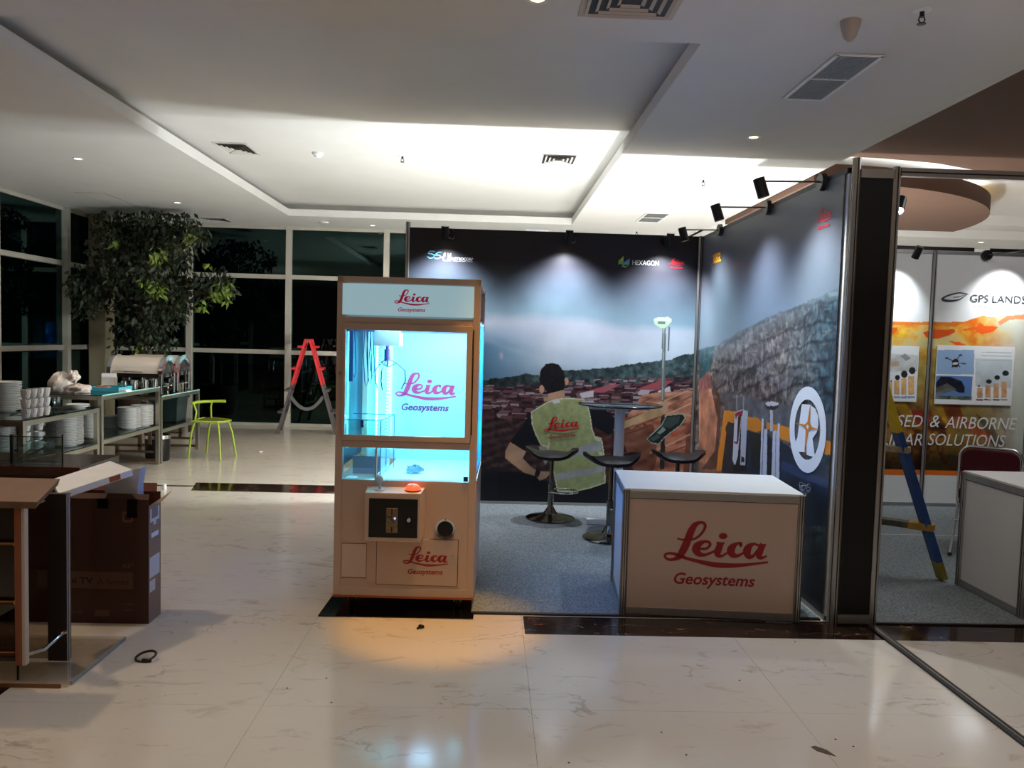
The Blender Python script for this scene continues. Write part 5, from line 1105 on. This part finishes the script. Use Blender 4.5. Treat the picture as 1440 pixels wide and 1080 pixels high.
# plates
def proto_plate(r, name='plate'):
    return MB().lathe([(0, .002), (r*.55, .002), (r*.60, 0), (r*.62, .004), (r*.97, .016), (r, .019), (r*.985, .021), (r*.6, .008), (r*.55, .006), (0, .006)], 28)
PR = {}
ORD = ['topmost', 'second', 'third', 'fourth', 'fifth', 'sixth', 'seventh', 'eighth', 'ninth', 'tenth', 'eleventh', 'twelfth', 'thirteenth', 'fourteenth', 'fifteenth', 'sixteenth', 'seventeenth', 'eighteenth', 'nineteenth']
def stack(px, py, z, r, n, dz, label, group):
    x, y = px, py; k0 = (round(r, 3))
    for i in range(n):
        if k0 not in PR: o = proto_plate(r).build('plate', porcelain, None, smooth=True); PR[k0] = o
        else: o = PR[k0].copy(); COL.objects.link(o)
        o.location = (x+random.uniform(-.002, .002), y+random.uniform(-.002, .002), z+.001+i*dz); tag(o, (ORD[n-1-i]+' ' if i == n-1 else ORD[n-1-i]+' from the top, ')+label, 'plate', group)
    return x, y
zs1 = .43
stack(-4.262, 6.999, .775, .128, 17, .0150, 'white plate of the stack beside the cups, nearest table top', 'plates in the near top stack')
stack(-3.925, 7.36, zs1, .142, 18, .0150, 'large plate of the widest stack, lower shelf', 'plates in the widest lower stack')
stack(-4.205, 7.385, zs1, .125, 17, .0150, 'plate of the shaded stack left of the widest one', 'plates in the shaded lower stack')
stack(-3.92, 7.78, .455, .115, 19, .0135, 'plate of the narrow stack close to the middle steel leg', 'plates in the narrow lower stack')
stack(-4.258, 6.93, zs1, .115, 15, .0140, 'plate of the lower shelf stack at the left edge', 'plates in the left-edge stack')
stack(-3.872, 8.50, .455, .118, 16, .0140, 'plate of the front tall stack under the high table', 'plates in the front high-table stack')
stack(-3.855, 8.78, .455, .118, 16, .0140, 'plate of the rear tall stack under the high table', 'plates in the rear high-table stack')
stack(-4.095, 8.55, .455, .098, 9, .0135, 'plate of the short stack under the high table', 'plates in the short stack')
stack(-3.85, 7.42, .775, .10, 2, .0150, 'small plate by the far end of the nearest table top', 'small plates at the far end')
# cups
def cup(col=porcelain):
    t = thing('cup', 'white cup', 'cup')
    MB().lathe([(0, .002), (.022, .002), (.024, 0), (.027, .004), (.035, .04), (.039, .076), (.037, .076), (.033, .04), (.024, .01), (0, .008)], 24).build('bowl', col, t, smooth=True)
    MB().tube([(.037+.022*math.sin(a), 0, .058+.018*math.cos(a)) for a in np.linspace(.15, 2.95, 9)], .0042, 7).build('handle', col, t, smooth=True)
    return t
c0 = cup(); firstc = True
cx0, cy0, _ = on(32, 582, 'Z', .775)
names = ['first', 'second', 'third', 'fourth']; depth = ['front', 'rear']
for i in range(4):
    for j in range(1):
        lab = 'white cup of the %s stack counted from the plates' % names[i]
        for k in range(3):
            yy = 6.44+i*.086; xx = on(36+9.3*i, 560, 'Y', yy)[0]; p = (xx, yy, .7815+k*.079)
            g_ = 'cups stacked on the nearest table'; L3 = ('bottom ', 'middle ', 'top ')[k]+lab
            if firstc: c0.location = p; c0.rotation_euler = (0, 0, -.9); c0['label'] = L3; c0['group'] = g_; firstc = False
            else: dup(c0, p, -.9+random.uniform(-.2, .2), L3, g_)
for k in range(3):
    xx, yy, zz = on(55, 632, 'Z', zs1); dup(c0, (xx, yy, zs1+.002+k*.0855), -.2, ('bottom', 'middle', 'top')[k]+' white cup of the lower shelf stack behind the upright glass pane', 'cups on the lower shelf')
    xx, yy = -4.075, 6.98; dup(c0, (xx, yy, zs1+.002+k*.0855), 2.2, ('bottom', 'middle', 'top')[k]+' white cup of the lower shelf stack beside the grey box', 'cups on the lower shelf')
t = thing('tray', 'clear pale tray under the stacked white cups', 'tray', tuple(on(46, 583, 'Z', .776)))
t.location.z = .776
MB().box((-.16, -.06, 0), (.16, .22, .004)).box((-.16, -.06, .004), (-.155, .22, .012)).box((.155, -.06, .004), (.16, .22, .012)).build('plate', glass('pale_tray', (210, 215, 215), .2), t)
t = thing('wooden_tray', 'orange-brown wooden tray with a slot handle at the left edge of the picture', 'tray', (-4.12, 6.12, .79))
wt = mat('orange_wood', (150, 78, 44), .4, noise=.15, scale=12)
MB().box((-.32, -.14, 0), (.26, .14, .012)).build('base', wt, t); 
for a, b in (((-.32, -.14, .012), (.26, -.128, .05)), ((-.32, .128, .012), (.26, .14, .05)), ((.248, -.128, .012), (.26, .128, .05))): MB().box(a, b).build('side', wt, t, bevel=.002)
MB().box((.02, -.1415, .024), (.14, -.1395, .038)).build('handle_slot', mat('pale_slot', (220, 210, 200), .5), t)
t = thing('steel_box', 'grey metal box on the lower shelf left of the white cups', 'box', tuple(on(27, 630, 'Z', zs1+.001)))
t.location.z = zs1; MB().box((-.07, -.06, 0), (.07, .12, .235)).build('body', mat('dull_steel', (128, 120, 108), .4, .6, noise=.15, scale=9), t, bevel=.003)
MB().box((-.072, -.062, .20), (.072, .122, .24)).build('lid', mat('dull_steel'), t, bevel=.003); MB().cyl((.03, -.064, .15), (.03, -.070, .15), .012, 10).cyl((-.03, -.064, .15), (-.03, -.070, .15), .012, 10).build('knob', black, t)
# white plastic bag
t = thing('plastic_bag', 'crumpled pale plastic bag at the near end of the high buffet table', 'bag', (-4.19, 7.82, .886))
mb = MB(); vs = []
def bag(c, rx, ry, rz, seed, n=26, m=16, amp=.18):
    rg = np.random.default_rng(seed); ph = rg.random(12)*6.28; b = len(mb.v)
    for i in range(m+1):
        for k in range(n):
            a = 2*PI*k/n; th = PI*i/m; s_ = 1+amp*(math.sin(3*a+ph[0]+2*th)*.4+math.sin(7*a+ph[1]-3*th)*.3+math.sin(11*a+5*th+ph[2])*.22+math.sin(5*th+ph[3])*.25)
            mb.v.append((c[0]+rx*math.sin(th)*math.cos(a)*s_, c[1]+ry*math.sin(th)*math.sin(a)*s_, max(.001, c[2]-rz*math.cos(th)*s_)))
    for i in range(m):
        for k in range(n): mb.f.append((b+i*n+k, b+i*n+(k+1) % n, b+(i+1)*n+(k+1) % n, b+(i+1)*n+k))
bag((-.03, 0, .07), .125, .10, .12, 1); bag((.08, 0, .15), .065, .05, .06, 2, amp=.3); bag((.13, 0, .03), .13, .10, .05, 3, amp=.3)
mb.build('film', mat('bag_plastic', (226, 210, 196), .4, bump=.5, scale=14), t, smooth=True)
# blue tray with paper, boxes and glasses
t = thing('serving_tray', 'turquoise tray with low sides on the high buffet table', 'tray', tuple(on(153, 551, 'Z', .886))); t.location.z = .886
tq = mat('turquoise_plastic', (70, 176, 196), .4)
mb = MB().box((-.20, 0, 0), (.10, .30, .008)); mb.box((-.20, 0, .008), (.10, .008, .045)).box((-.20, .292, .008), (.10, .30, .045)).box((-.20, .008, .008), (-.192, .292, .045)).box((.092, .008, .008), (.10, .292, .045)); mb.build('body', tq, t, bevel=.002)
t = thing('paper_box', 'open white cardboard box standing on the turquoise tray', 'box', tuple(on(153, 544, 'Z', .90))); t.location = (t.location.x-.07, t.location.y+.14, .8945); t.rotation_euler = (0, 0, .2)
MB().box((-.075, -.05, 0), (.075, .05, .012)).build('base', white, t); MB().add([(-.08, .03, .012), (.08, .03, .012), (.065, .06, .14), (-.085, .06, .14), (-.08, .036, .012), (.08, .036, .012), (.065, .066, .14), (-.085, .066, .14)], [(0, 1, 2, 3), (7, 6, 5, 4), (0, 4, 5, 1), (1, 5, 6, 2), (2, 6, 7, 3), (3, 7, 4, 0)]).build('lid', white, t); MB().box((.072, -.05, .012), (.078, .05, .10)).build('side', mat('kraft', (170, 150, 125), .7), t)
t = thing('food_box', 'small white food box with orange filling on the turquoise tray', 'box', tuple(on(140, 548, 'Z', .90))); t.location.z = .8945; t.location.y += .06
MB().box((-.075, -.02, 0), (.06, .06, .03)).build('box', white, t, bevel=.003); MB().box((-.065, -.012, .03), (.05, .052, .036)).build('filling', mat('orange_food', (190, 110, 60), .7, noise=.3, scale=50), t)
t = thing('folded_napkin', 'folded white paper on the glass right of the turquoise tray', 'paper', tuple(on(171, 551, 'Z', .886))); t.location.z = .886
mb = MB().box((-.07, -.03, 0), (.06, .10, .012)).box((-.06, -.02, .0125), (.05, .09, .024)); mb.build('sheets', mat('paper_white', (232, 226, 218), .6), t)
def tumbler(p, label, r=.034, h=.095, fillc=None, group='drinking glasses on the high table'):
    t = thing('drinking_glass', label, 'glass', p, 0, group)
    MB().lathe([(0, .006), (r*.78, .006), (r*.95, h), (r, h), (r*.82, 0), (0, 0)], 20).build('glass_body', glass('tumbler_glass', (222, 222, 218), .22), t, smooth=True)
    if fillc: MB().lathe([(0, .008), (r*.75, .008), (r*.84, h*.45), (0, h*.45)], 20).build('drink', mat('amber_drink', (150, 84, 44), .2), t)
for i, (px, dy, f_) in enumerate([(174, .0, None), (181, .15, None), (188, .0, 1), (196, .15, 1), (203, .0, None), (210, .15, None), (217, .0, None)]):
    x, y, _ = on(px, 549-(px-174)*.09, 'Z', .886); tumbler((x, y+dy, .886), ('leftmost', 'second', 'third', 'fourth', 'fifth', 'sixth', 'rightmost')[i]+(' of the row, clear tumbler with some brown drink before the food warmer' if f_ else ' of the row, ')+('' if f_ else 'empty clear tumbler before the food warmer'), fillc=f_)
x, y, _ = on(129, 546, 'Z', .886); tumbler((x, y+.35, .886), 'tall plastic cup standing behind the turquoise tray', .045, .12, group='plastic cups'); 
t = thing('green_cloth', 'folded green cloth behind the turquoise tray', 'cloth', (x+.08, y+.42, .886)); MB().box((-.06, -.05, 0), (.07, .05, .018)).box((-.05, -.04, .0185), (.06, .04, .035)).build('cloth', mat('green_cloth', (40, 130, 110), .9, noise=.15, scale=20), t, bevel=.006)
x, y, _ = on(98, 574, 'Z', .776); tumbler((-4.15, 7.40, .776), 'clear tumbler on the nearest table top below the high table, left one', .036, .10, group='tumblers on the low table'); tumbler((-4.05, 7.42, .776), 'clear tumbler on the nearest table top below the high table, right one', .036, .10, group='tumblers on the low table')
x, y, _ = on(231, 551, 'Z', .776); tumbler((x, y+.08, .776), 'clear tumbler with brown drink on the far table beside the steel leg', fillc=1, group='glass on the far table')
# roll-top chafing dishes
def chafer(loc, label):
    t = thing('chafing_dish', label, 'food warmer', loc, 0, 'roll-top food warmers')
    L = .27; r = .20; zc = .24
    MB().lathe([(r, -L), (r, L)], 24, (0, 0, zc), 'X', 0, PI).build('roll_lid', mat('lid_steel', (226, 214, 200), .22, .35), t, smooth=True)
    for s_ in (-1, 1):
        x = s_*L
        e = MB(); V = []
        n = 20
        for k in range(n+1):
            a = PI*k/n; V += [(x, (r+.012)*math.cos(a), zc+(r+.012)*math.sin(a)), (x+s_*.045, (r+.012)*math.cos(a), zc+(r+.012)*math.sin(a)), (x+s_*.045, (r-.05)*math.cos(a), zc+(r-.05)*math.sin(a)), (x, (r-.05)*math.cos(a), zc+(r-.05)*math.sin(a))]
        F_ = []
        for k in range(n):
            for q in range(4): F_.append((4*k+q, 4*k+(q+1) % 4, 4*k+4+(q+1) % 4, 4*k+4+q))
        e.add(V, F_+[(0, 1, 2, 3), (4*n+3, 4*n+2, 4*n+1, 4*n)]); e.build('end_arch', chrome, t, smooth=True)
        for sy in (-1, 1): MB().box((x+s_*.002, sy*(r-.02)-.03, 0), (x+s_*.043, sy*(r-.02)+.03, zc)).build('leg', chrome, t, bevel=.008)
        MB().lathe([(0, x+s_*.01), (r-.055, x+s_*.01)], 24, (0, 0, zc), 'X', 0, PI).build('end_plate', mat('smoked_end', (70, 78, 80), .12, .6), t)
    MB().box((-L, -r+.01, zc-.05), (L, r-.01, zc)).build('food_pan', mat('dark_steel_pan', (64, 54, 48), .25, .8), t, bevel=.004); MB().box((-L, -r+.04, .08), (L, r-.04, .095)).build('burner_shelf', steel, t)
    for sx in (-1, 1): MB().cyl((sx*.12, 0, .095), (sx*.12, 0, .15), .035, 16).build('burner', black, t)
    hn = MB().tube([(-.10, -r-.005, zc+.015), (-.10, -r-.04, zc+.02), (.10, -r-.04, zc+.02), (.10, -r-.005, zc+.015)], .006, 8).build('lid_handle', chrome, t, smooth=True)
chafer((-4.09, 9.32, .776), 'front roll-top steel food warmer on the far buffet table'); chafer((-4.12, 9.86, .776), 'rear roll-top steel food warmer, half hidden behind the front one')
for px, py, c, lb in ((222+16, 551, (190, 40, 50), 'small red jar'),): pass
x, y, _ = on(238, 549, 'Z', .776); t = thing('spice_box', 'small pale carton standing between the two food warmers', 'box', (x, y+.30, .776)); MB().box((-.05, -.03, 0), (.05, .03, .09)).build('carton', mat('carton_cream', (206, 190, 160), .6), t, bevel=.002); MB().box((-.05, -.03, .0905), (.05, .03, .11)).build('lid', black, t)
for px, lb in ((246, 'thin white saucer lying on the far buffet table'),):
    x, y, _ = on(px, 548, 'Z', .776); o = MB().lathe([(0, .001), (.045, .001), (.075, .010), (.073, .012), (.044, .004), (0, .004)], 24).build('saucer', porcelain, None, smooth=True); o.location = (x, y+.02, .776); tag(o, lb, 'plate')
# dark tubs on the far lower shelf, bin
t = thing('storage_tub', 'dark green tub on the lower shelf of the far buffet table', 'tub', (-3.95, 9.75, .401)); MB().add([(-.17, -.15, 0), (.15, -.15, 0), (.15, .15, 0), (-.17, .15, 0), (-.19, -.17, .30), (.17, -.17, .30), (.17, .17, .30), (-.19, .17, .30)], [(3, 2, 1, 0), (4, 5, 6, 7), (0, 1, 5, 4), (1, 2, 6, 5), (2, 3, 7, 6), (3, 0, 4, 7)]).build('body', mat('dark_green_plastic', (30, 44, 42), .4), t, bevel=.01); MB().box((-.205, -.185, .285), (.185, .185, .31)).build('rim', mat('dark_green_plastic'), t, bevel=.006)
t = thing('drum_pan', 'round grey pan standing on edge between plates and the green tub', 'pan', (-4.02, 9.22, .402)); MB().lathe([(0, -.04), (.13, -.04), (.14, -.02), (.14, .05), (.135, .05)], 32, (0, 0, .142), 'X').build('body', mat('dull_steel'), t, smooth=True)
x, y = -3.93, 9.12
t = thing('waste_bin', 'black round bin with a bright rim under the glass buffet tables', 'bin', (-3.86, 9.20, 0)); MB().lathe([(0, 0), (.125, 0), (.13, .01), (.14, .27)], 32).build('body', black, t, smooth=True); MB().lathe([(.141, .262), (.1425, .262), (.1425, .302), (.134, .302), (.134, .262)], 32).build('rim', chrome, t, smooth=True)
# ================================================================== DARK WOOD TABLE, GLASS SCREEN
t = thing('wood_table', 'dark glossy wooden table behind the tilted white slab', 'table', (-3.45, 5.75, 0))
MB().box((-1.2, -.28, .50), (.62, .30, .56)).build('table_top', darkwood, t, bevel=.003); MB().box((-1.15, -.24, .42), (.57, .26, .50)).build('apron', darkwood, t)
for sx in (-1.1, .50):
    for sy in (-.2, .2): MB().box((sx-.03, sy-.03, 0), (sx+.03, sy+.03, .42)).build('leg', darkwood, t)
gs = thing('glass_screen', 'glass screen on two black uprights standing on the dark wooden table', 'screen', (-3.35, 5.6, .561))
for px, w_ in ((17, .010), (88, .004)):
    p = on(px, 640, 'Y', 5.6); MB().box((p[0]-w_, 5.6-w_, .561), (p[0]+w_, 5.6+w_, on(px, 611, 'Y', 5.6)[2])).build('upright', black, gs, world=True)
a = on(0, 613, 'Y', 5.6); b = on(88, 613, 'Y', 5.6); MB().box((-3.9, 5.597, .565), (b[0], 5.603, a[2])).build('pane', clear, gs, world=True); MB().box((-3.9, 5.595, a[2]-.003), (b[0], 5.605, a[2]+.003)).build('top_edge', black, gs, world=True)
p0 = on(27, 626, 'Y', 5.7); p1 = on(78, 615, 'Y', 5.95); p2 = on(78, 645, 'Y', 5.95)
MB().add([(p0[0], p0[1], .565), (p1[0], p1[1], .565), (p1[0], p1[1], p1[2]), (p0[0], p0[1], p0[2])], [(0, 1, 2, 3)]).build('pane', glass('greenish_pane', (190, 214, 206), .16), gs, world=True)
t = thing('paper_scraps', 'folded dark and kraft cardboard scraps on the dark wooden table', 'cardboard', tuple(on(45, 661, 'Y', 5.80))); t.location.z = .5615
MB().beam((-.05, 0, .008), (.05, .06, .07), .05, .006).build('flap', mat('dark_card', (52, 44, 40), .6), t); MB().beam((-.1, .02, .004), (-.03, .07, .07), .02, .006).beam((.02, -.05, .004), (.16, .02, .03), .04, .006).build('flap', mat('kraft_card', (160, 124, 84), .7), t)
# ================================================================== LECTERN
lt = thing('lectern', 'lectern with thick wooden top, clear sides and dark panel at the left edge', 'lectern', (-2.3, 3.5, 0))
MB().box((-3.1, 3.30, .002), (-1.765, 3.84, .016)).build('base_plate', glass('base_glass', (246, 244, 240), .05), lt, world=True, bevel=.004)
MB().box((-3.1, 3.297, .001), (-1.79, 3.302, .018)).build('base_edge', mat('base_edge_brown', (128, 88, 60), .3), lt, world=True); MB().box((-1.766, 3.33, .001), (-1.760, 3.83, .018)).build('base_edge', mat('edge_grey', (150, 150, 152), .25), lt, world=True)
MB().box((-1.975, 3.535, .017), (-1.882, 3.555, .785)).build('dark_panel', mat('dark_laminate', (46, 36, 34), .4, noise=.05, scale=8), lt, world=True, bevel=.002)
for x in (-1.885, -1.876): MB().box((x, 3.528, .017), (x+.003, 3.534, .785)).build('acrylic_edge', mat('acrylic_lilac', (170, 165, 180), .2), lt, world=True)
MB().box((-3.0, 3.56, .017), (-1.885, 3.566, .785)).build('acrylic_pane', glass('smoky_acrylic', (214, 208, 204), .05), lt, world=True)
MB().box((-1.972, 3.285, .10), (-1.945, 3.315, .795)).build('front_post', mat('copper_wood', (150, 92, 66), .4, noise=.08, scale=10), lt, world=True, bevel=.004); MB().box((-1.944, 3.285, .10), (-1.928, 3.315, .795)).build('post_edge', mat('post_white', (206, 190, 178), .4), lt, world=True, bevel=.004)
gold = mat('warm_brass', (196, 140, 90), .15, 1.)
for z in (.615, .365, .145): MB().tube([(-3.0, 3.31, z), (-1.985, 3.31, z)], .009, 10).build('rail', gold, lt, world=True, smooth=True)
MB().box((-3.0, 3.33, .10), (-1.985, 3.335, .785)).build('acrylic_pane', glass('dark_acrylic', (176, 166, 160), .06), lt, world=True)
MB().box((-1.992, 3.33, .017), (-1.986, 3.34, .785)).build('pane_edge', black, lt, world=True)
MB().tube([(-1.96, 3.34, .125), (-1.915, 3.40, .125), (-1.905, 3.533, .15)], .0085, 10).build('standoff', chrome, lt, world=True, smooth=True); MB().cyl((-1.905, 3.533, .15), (-1.905, 3.525, .15), .022, 20).build('standoff_disc', chrome, lt, world=True)
MB().add([(-3.1, 3.27, .806), (-1.865, 3.27, .806), (-1.895, 3.50, .862), (-3.1, 3.50, .862), (-3.1, 3.27, .776), (-1.875, 3.27, .776), (-1.905, 3.50, .832), (-3.1, 3.50, .832)], [(0, 1, 2, 3), (7, 6, 5, 4), (0, 4, 5, 1), (1, 5, 6, 2), (2, 6, 7, 3), (3, 7, 4, 0)]).build('desk_top', deskwood, lt, world=True, bevel=.003)
MB().box((-2.05, 3.36, .77), (-1.93, 3.44, .778)).build('bracket', steel, lt, world=True)
# ================================================================== TV CARTON
tv = thing('carton', 'tall open brown carton printed with grey band, behind the lectern', 'box', (-2.25, 4.13, 0))
card = mat('brown_card', (66, 38, 31), .7, noise=.06, scale=4); cardin = mat('card_inside', (92, 48, 34), .8, noise=.08, scale=6); cards = mat('card_side_grey', (150, 124, 104), .7)
bx0, bx1, by0, by1, bz = -2.80, -1.745, 4.05, 4.20, .655
MB().box((bx0, by0, .0), (bx1, by0+.005, bz)).build('front_wall', card, tv, world=True); MB().box((bx0, by1-.005, 0), (bx1, by1, bz+.015)).build('back_wall', cardin, tv, world=True); MB().box((bx1-.005, by0+.005, 0), (bx1, by1-.005, bz-.035)).build('side_wall', cards, tv, world=True); MB().box((bx0, by0+.005, 0), (bx0+.005, by1-.005, bz)).build('side_wall', card, tv, world=True); MB().box((bx0, by0+.005, .0), (bx1-.006, by1-.005, .01)).build('bottom', cardin, tv, world=True)
MB().add([(bx1-.004, by0+.02, bz-.035), (bx1-.004, by1-.01, bz-.035), (bx1+.06, by1+.01, bz+.02), (bx1+.055, by0+.03, bz-.015)], [(0, 1, 2, 3)]).build('flap', cards, tv, world=True)
MB().add([(bx0, by1, bz+.015), (bx1-.02, by1, bz+.015), (bx1-.04, by1+.05, bz+.05), (bx0, by1+.05, bz+.045)], [(0, 1, 2, 3)]).build('flap', cardin, tv, world=True)
MB().add([(bx0, by0, bz), (bx1, by0, bz), (bx1-.01, by0+.035, bz+.022), (bx0, by0+.035, bz+.022)], [(0, 1, 2, 3)]).build('flap', card, tv, world=True)
tape = mat('black_tape', (10, 9, 10), .3)
for px0, px1, zb in ((137.5, 152, .605), (179, 193, .56)):
    a, b = on(px0, 700, 'Y', by0)[0], on(px1, 700, 'Y', by0)[0]; MB().box((a, by0-.003, zb), (b, by0-.0008, bz+.002)).build('tape', tape, tv, world=True)
def bxp(x, y, d=.0015): return tuple(on(x, y, 'Y', by0-d))
bandm = mat('band_print', (92, 66, 54), .7); inkm = mat('card_ink', (44, 26, 22), .7); pale = mat('card_pale_ink', (104, 74, 62), .7)
a, b = bxp(52, 826), bxp(187, 805); MB().box((a[0], by0-.0012, a[2]), (b[0], by0-.0002, b[2])).build('printed_band', bandm, tv, world=True)
def ct(body, x0, x1, yc, hpx, m, bo=0.): 
    a, b = bxp(x0, yc), bxp(x1, yc); return text(MB(), body, ((a[0]+b[0])/2, a[1], (a[2]+b[2])/2), UX, UZ, b[0]-a[0], hpx*4.05/1100, 0, bo).build('lettering', m, tv, world=True)
ct('mi TV', 93, 131, 816, 9, inkm, .03); ct('A Series', 137, 181, 818, 8, inkm); ct('43"', 172, 187, 796, 6, pale); ct('Ultra HD', 98, 116, 860, 4, pale); ct('Free upgrade', 172, 188, 850, 4, pale); ct('Google', 174, 186, 858, 3, pale)
a, b = bxp(133, 866), bxp(153, 858); MB().box((a[0], by0-.0012, a[2]), (b[0], by0-.0002, b[2])).build('printed_band', bandm, tv, world=True)
o = Vector(bxp(179.5, 727)); mb = MB(); P = [(x*.028, z*.028) for x, z in rr_(1, 1, .5)]; Q = [(x*.62, z*.62) for x, z in P]; n = len(P)
mb.add([o+Vector((x, 0, z)) for x, z in P]+[o+Vector((x, 0, z)) for x, z in Q], [(i, (i+1) % n, n+(i+1) % n, n+i) for i in range(n)]); mb.build('printed_mark', pale, tv, world=True)
wl = mat('label_white', (214, 214, 220), .5)
def side(y0, y1, z0, z1, m_, name): MB().box((bx1+.0002, y0, z0), (bx1+.0012, y1, z1)).build(name, m_, tv, world=True)
side(4.065, 4.185, .235, .345, wl, 'shipping_label'); side(4.065, 4.13, .16, .22, wl, 'shipping_label'); side(4.085, 4.17, .445, .47, mat('hand_hole', (232, 232, 240), .6), 'hand_hole')
for y0, y1, z0, z1 in ((4.07, 4.085, .53, .60), (4.165, 4.18, .53, .60), (4.085, 4.165, .53, .545), (4.11, 4.14, .51, .53)): side(y0, y1, z0, z1, wl, 'printed_arrow')
# white slab and foam on the lectern / carton
sl = thing('foam_slab', 'long tilted white slab resting on lectern and carton', 'slab', (-1.98, 3.95, .80))
A1 = Vector(on(82, 694, 'Y', 3.60)); B1 = Vector(on(186, 660, 'Y', 4.0)); C1 = Vector(on(155, 648, 'Y', 4.16)); D1 = Vector(on(72, 674, 'Y', 3.78)); dn = Vector((0, .01, -.034))
MB().add([A1, B1, C1, D1, A1+dn, B1+dn, C1+dn, D1+dn], [(0, 1, 2, 3), (7, 6, 5, 4), (0, 4, 5, 1), (1, 5, 6, 2), (2, 6, 7, 3), (3, 7, 4, 0)]).build('slab', mat('foam_white', (232, 236, 238), .55, noise=.04, scale=10), sl, world=True, bevel=.003)
m1 = A1.lerp(B1, .66)+dn*.1+Vector((0, -.001, 0)); m2 = A1.lerp(B1, .82)+dn*.1+Vector((0, -.001, 0)); MB().add([m1, m2, m2+dn*.8, m1+dn*.8], [(0, 1, 2, 3)]).build('tape', mat('brown_tape', (170, 96, 50), .4), sl, world=True)
m1 = A1.lerp(B1, .5).lerp(D1.lerp(C1, .5), .18); text(MB(), 'fragile', m1+Vector((0, 0, .003)), (B1-A1).normalized(), (D1-A1).normalized(), .035, .006).build('lettering', mat('grey_lettering'), sl, world=True)
fm = thing('foam_corner', 'white packing foam sticking out of the open brown carton', 'packing foam', (-1.9, 4.13, .60))
q = [on(150, 682, 'Y', 4.11), on(196, 682, 'Y', 4.11), on(200, 657, 'Y', 4.11), on(192, 659, 'Y', 4.11), on(176, 668, 'Y', 4.11), on(158, 674, 'Y', 4.11)]
MB().prism([(p[0], p[2]) for p in [np.array((q[0][0], 0, .60)), np.array((q[1][0], 0, .60))]+q[1:]+[q[0]]], 4.09, 4.16, 'XZ').build('foam', mat('foam_lilac', (186, 188, 196), .6, bump=.4, scale=30), fm, world=True)
# ================================================================== SMALL ITEMS ON THE FLOOR
t = thing('cable_tie_ring', 'black strap curled into a ring on the floor right of the lectern base', 'strap', tuple(on(205, 928, 'Z', 0))); t.location.z = 0
mb = MB(); P = [(.045*math.cos(a), .03*math.sin(a), .018+.014*math.sin(a+.6)) for a in np.linspace(0, 2*PI, 26, endpoint=False)]
mb.tube(P, .006, 6, closed=True); mb.build('loop', black, t, smooth=True); MB().box((-.005, -.034, .0), (.022, -.02, .016)).box((.02, -.03, .0), (.035, -.018, .012)).build('buckle', black, t)
t = thing('plastic_clip', 'small black plastic clip lying before the claw machine', 'clip', tuple(on(591, 884, 'Z', 0))); t.location.z = 0
MB().sphere((0, 0, .012), .012, 10, 7, (1, .8, 1)).sphere((-.012, -.012, .006), .007, 8, 6).sphere((.012, .008, .008), .009, 8, 6).beam((0, .01, .015), (.012, .03, .006), .008, .006).build('body', black, t, smooth=True)
t = thing('floor_chip', 'dark brown chipped spot in the marble floor, lower right', 'chip', tuple(on(1155, 1055, 'Z', 0))); t.location.z = 0
MB().prism([(-.032, .022), (-.012, .03), (.022, .0), (.038, -.045), (.01, -.03), (-.02, -.008)], .0004, .0016).build('chip', mat('chip_brown', (84, 66, 54), .7, noise=.3, scale=60), t)
t = thing('paper_cup_lid', 'tiny white scrap standing on the floor left of the far dark marble band', 'litter', tuple(on(231, 688, 'Z', 0))); t.location.z = 0; MB().lathe([(0, .05), (.018, .05), (.022, 0)], 12).build('scrap', mat('paper_white'), t, smooth=True)
t = thing('litter', 'small pale scrap on the far floor right of the green chair', 'litter', tuple(on(367, 636, 'Z', 0))); t.location.z = 0; MB().sphere((0, 0, .008), .02, 8, 5, (1.3, .8, .4)).build('scrap', mat('paper_white'), t)
for i, (px, py) in enumerate(sorted(((1118, 903), (1040, 957), (930, 1030), (1175, 1040), (459, 954), (404, 968), (466, 988), (1200, 1050), (965, 1062), (800, 1073)))):
    x, y, _ = on(px, py, 'Z', 0); o = MB().sphere((0, 0, .0015), .004, 6, 4, (1.3, 1, .4)).build('grit', black, None); o.location = (x, y, 0); tag(o, 'tiny dark crumb on the foreground floor, '+('leftmost', 'second from left', 'third from left', 'fourth from left', 'fifth from left', 'sixth from left', 'seventh from left', 'eighth from left', 'ninth from left', 'rightmost')[i], 'litter', 'crumbs on the floor')
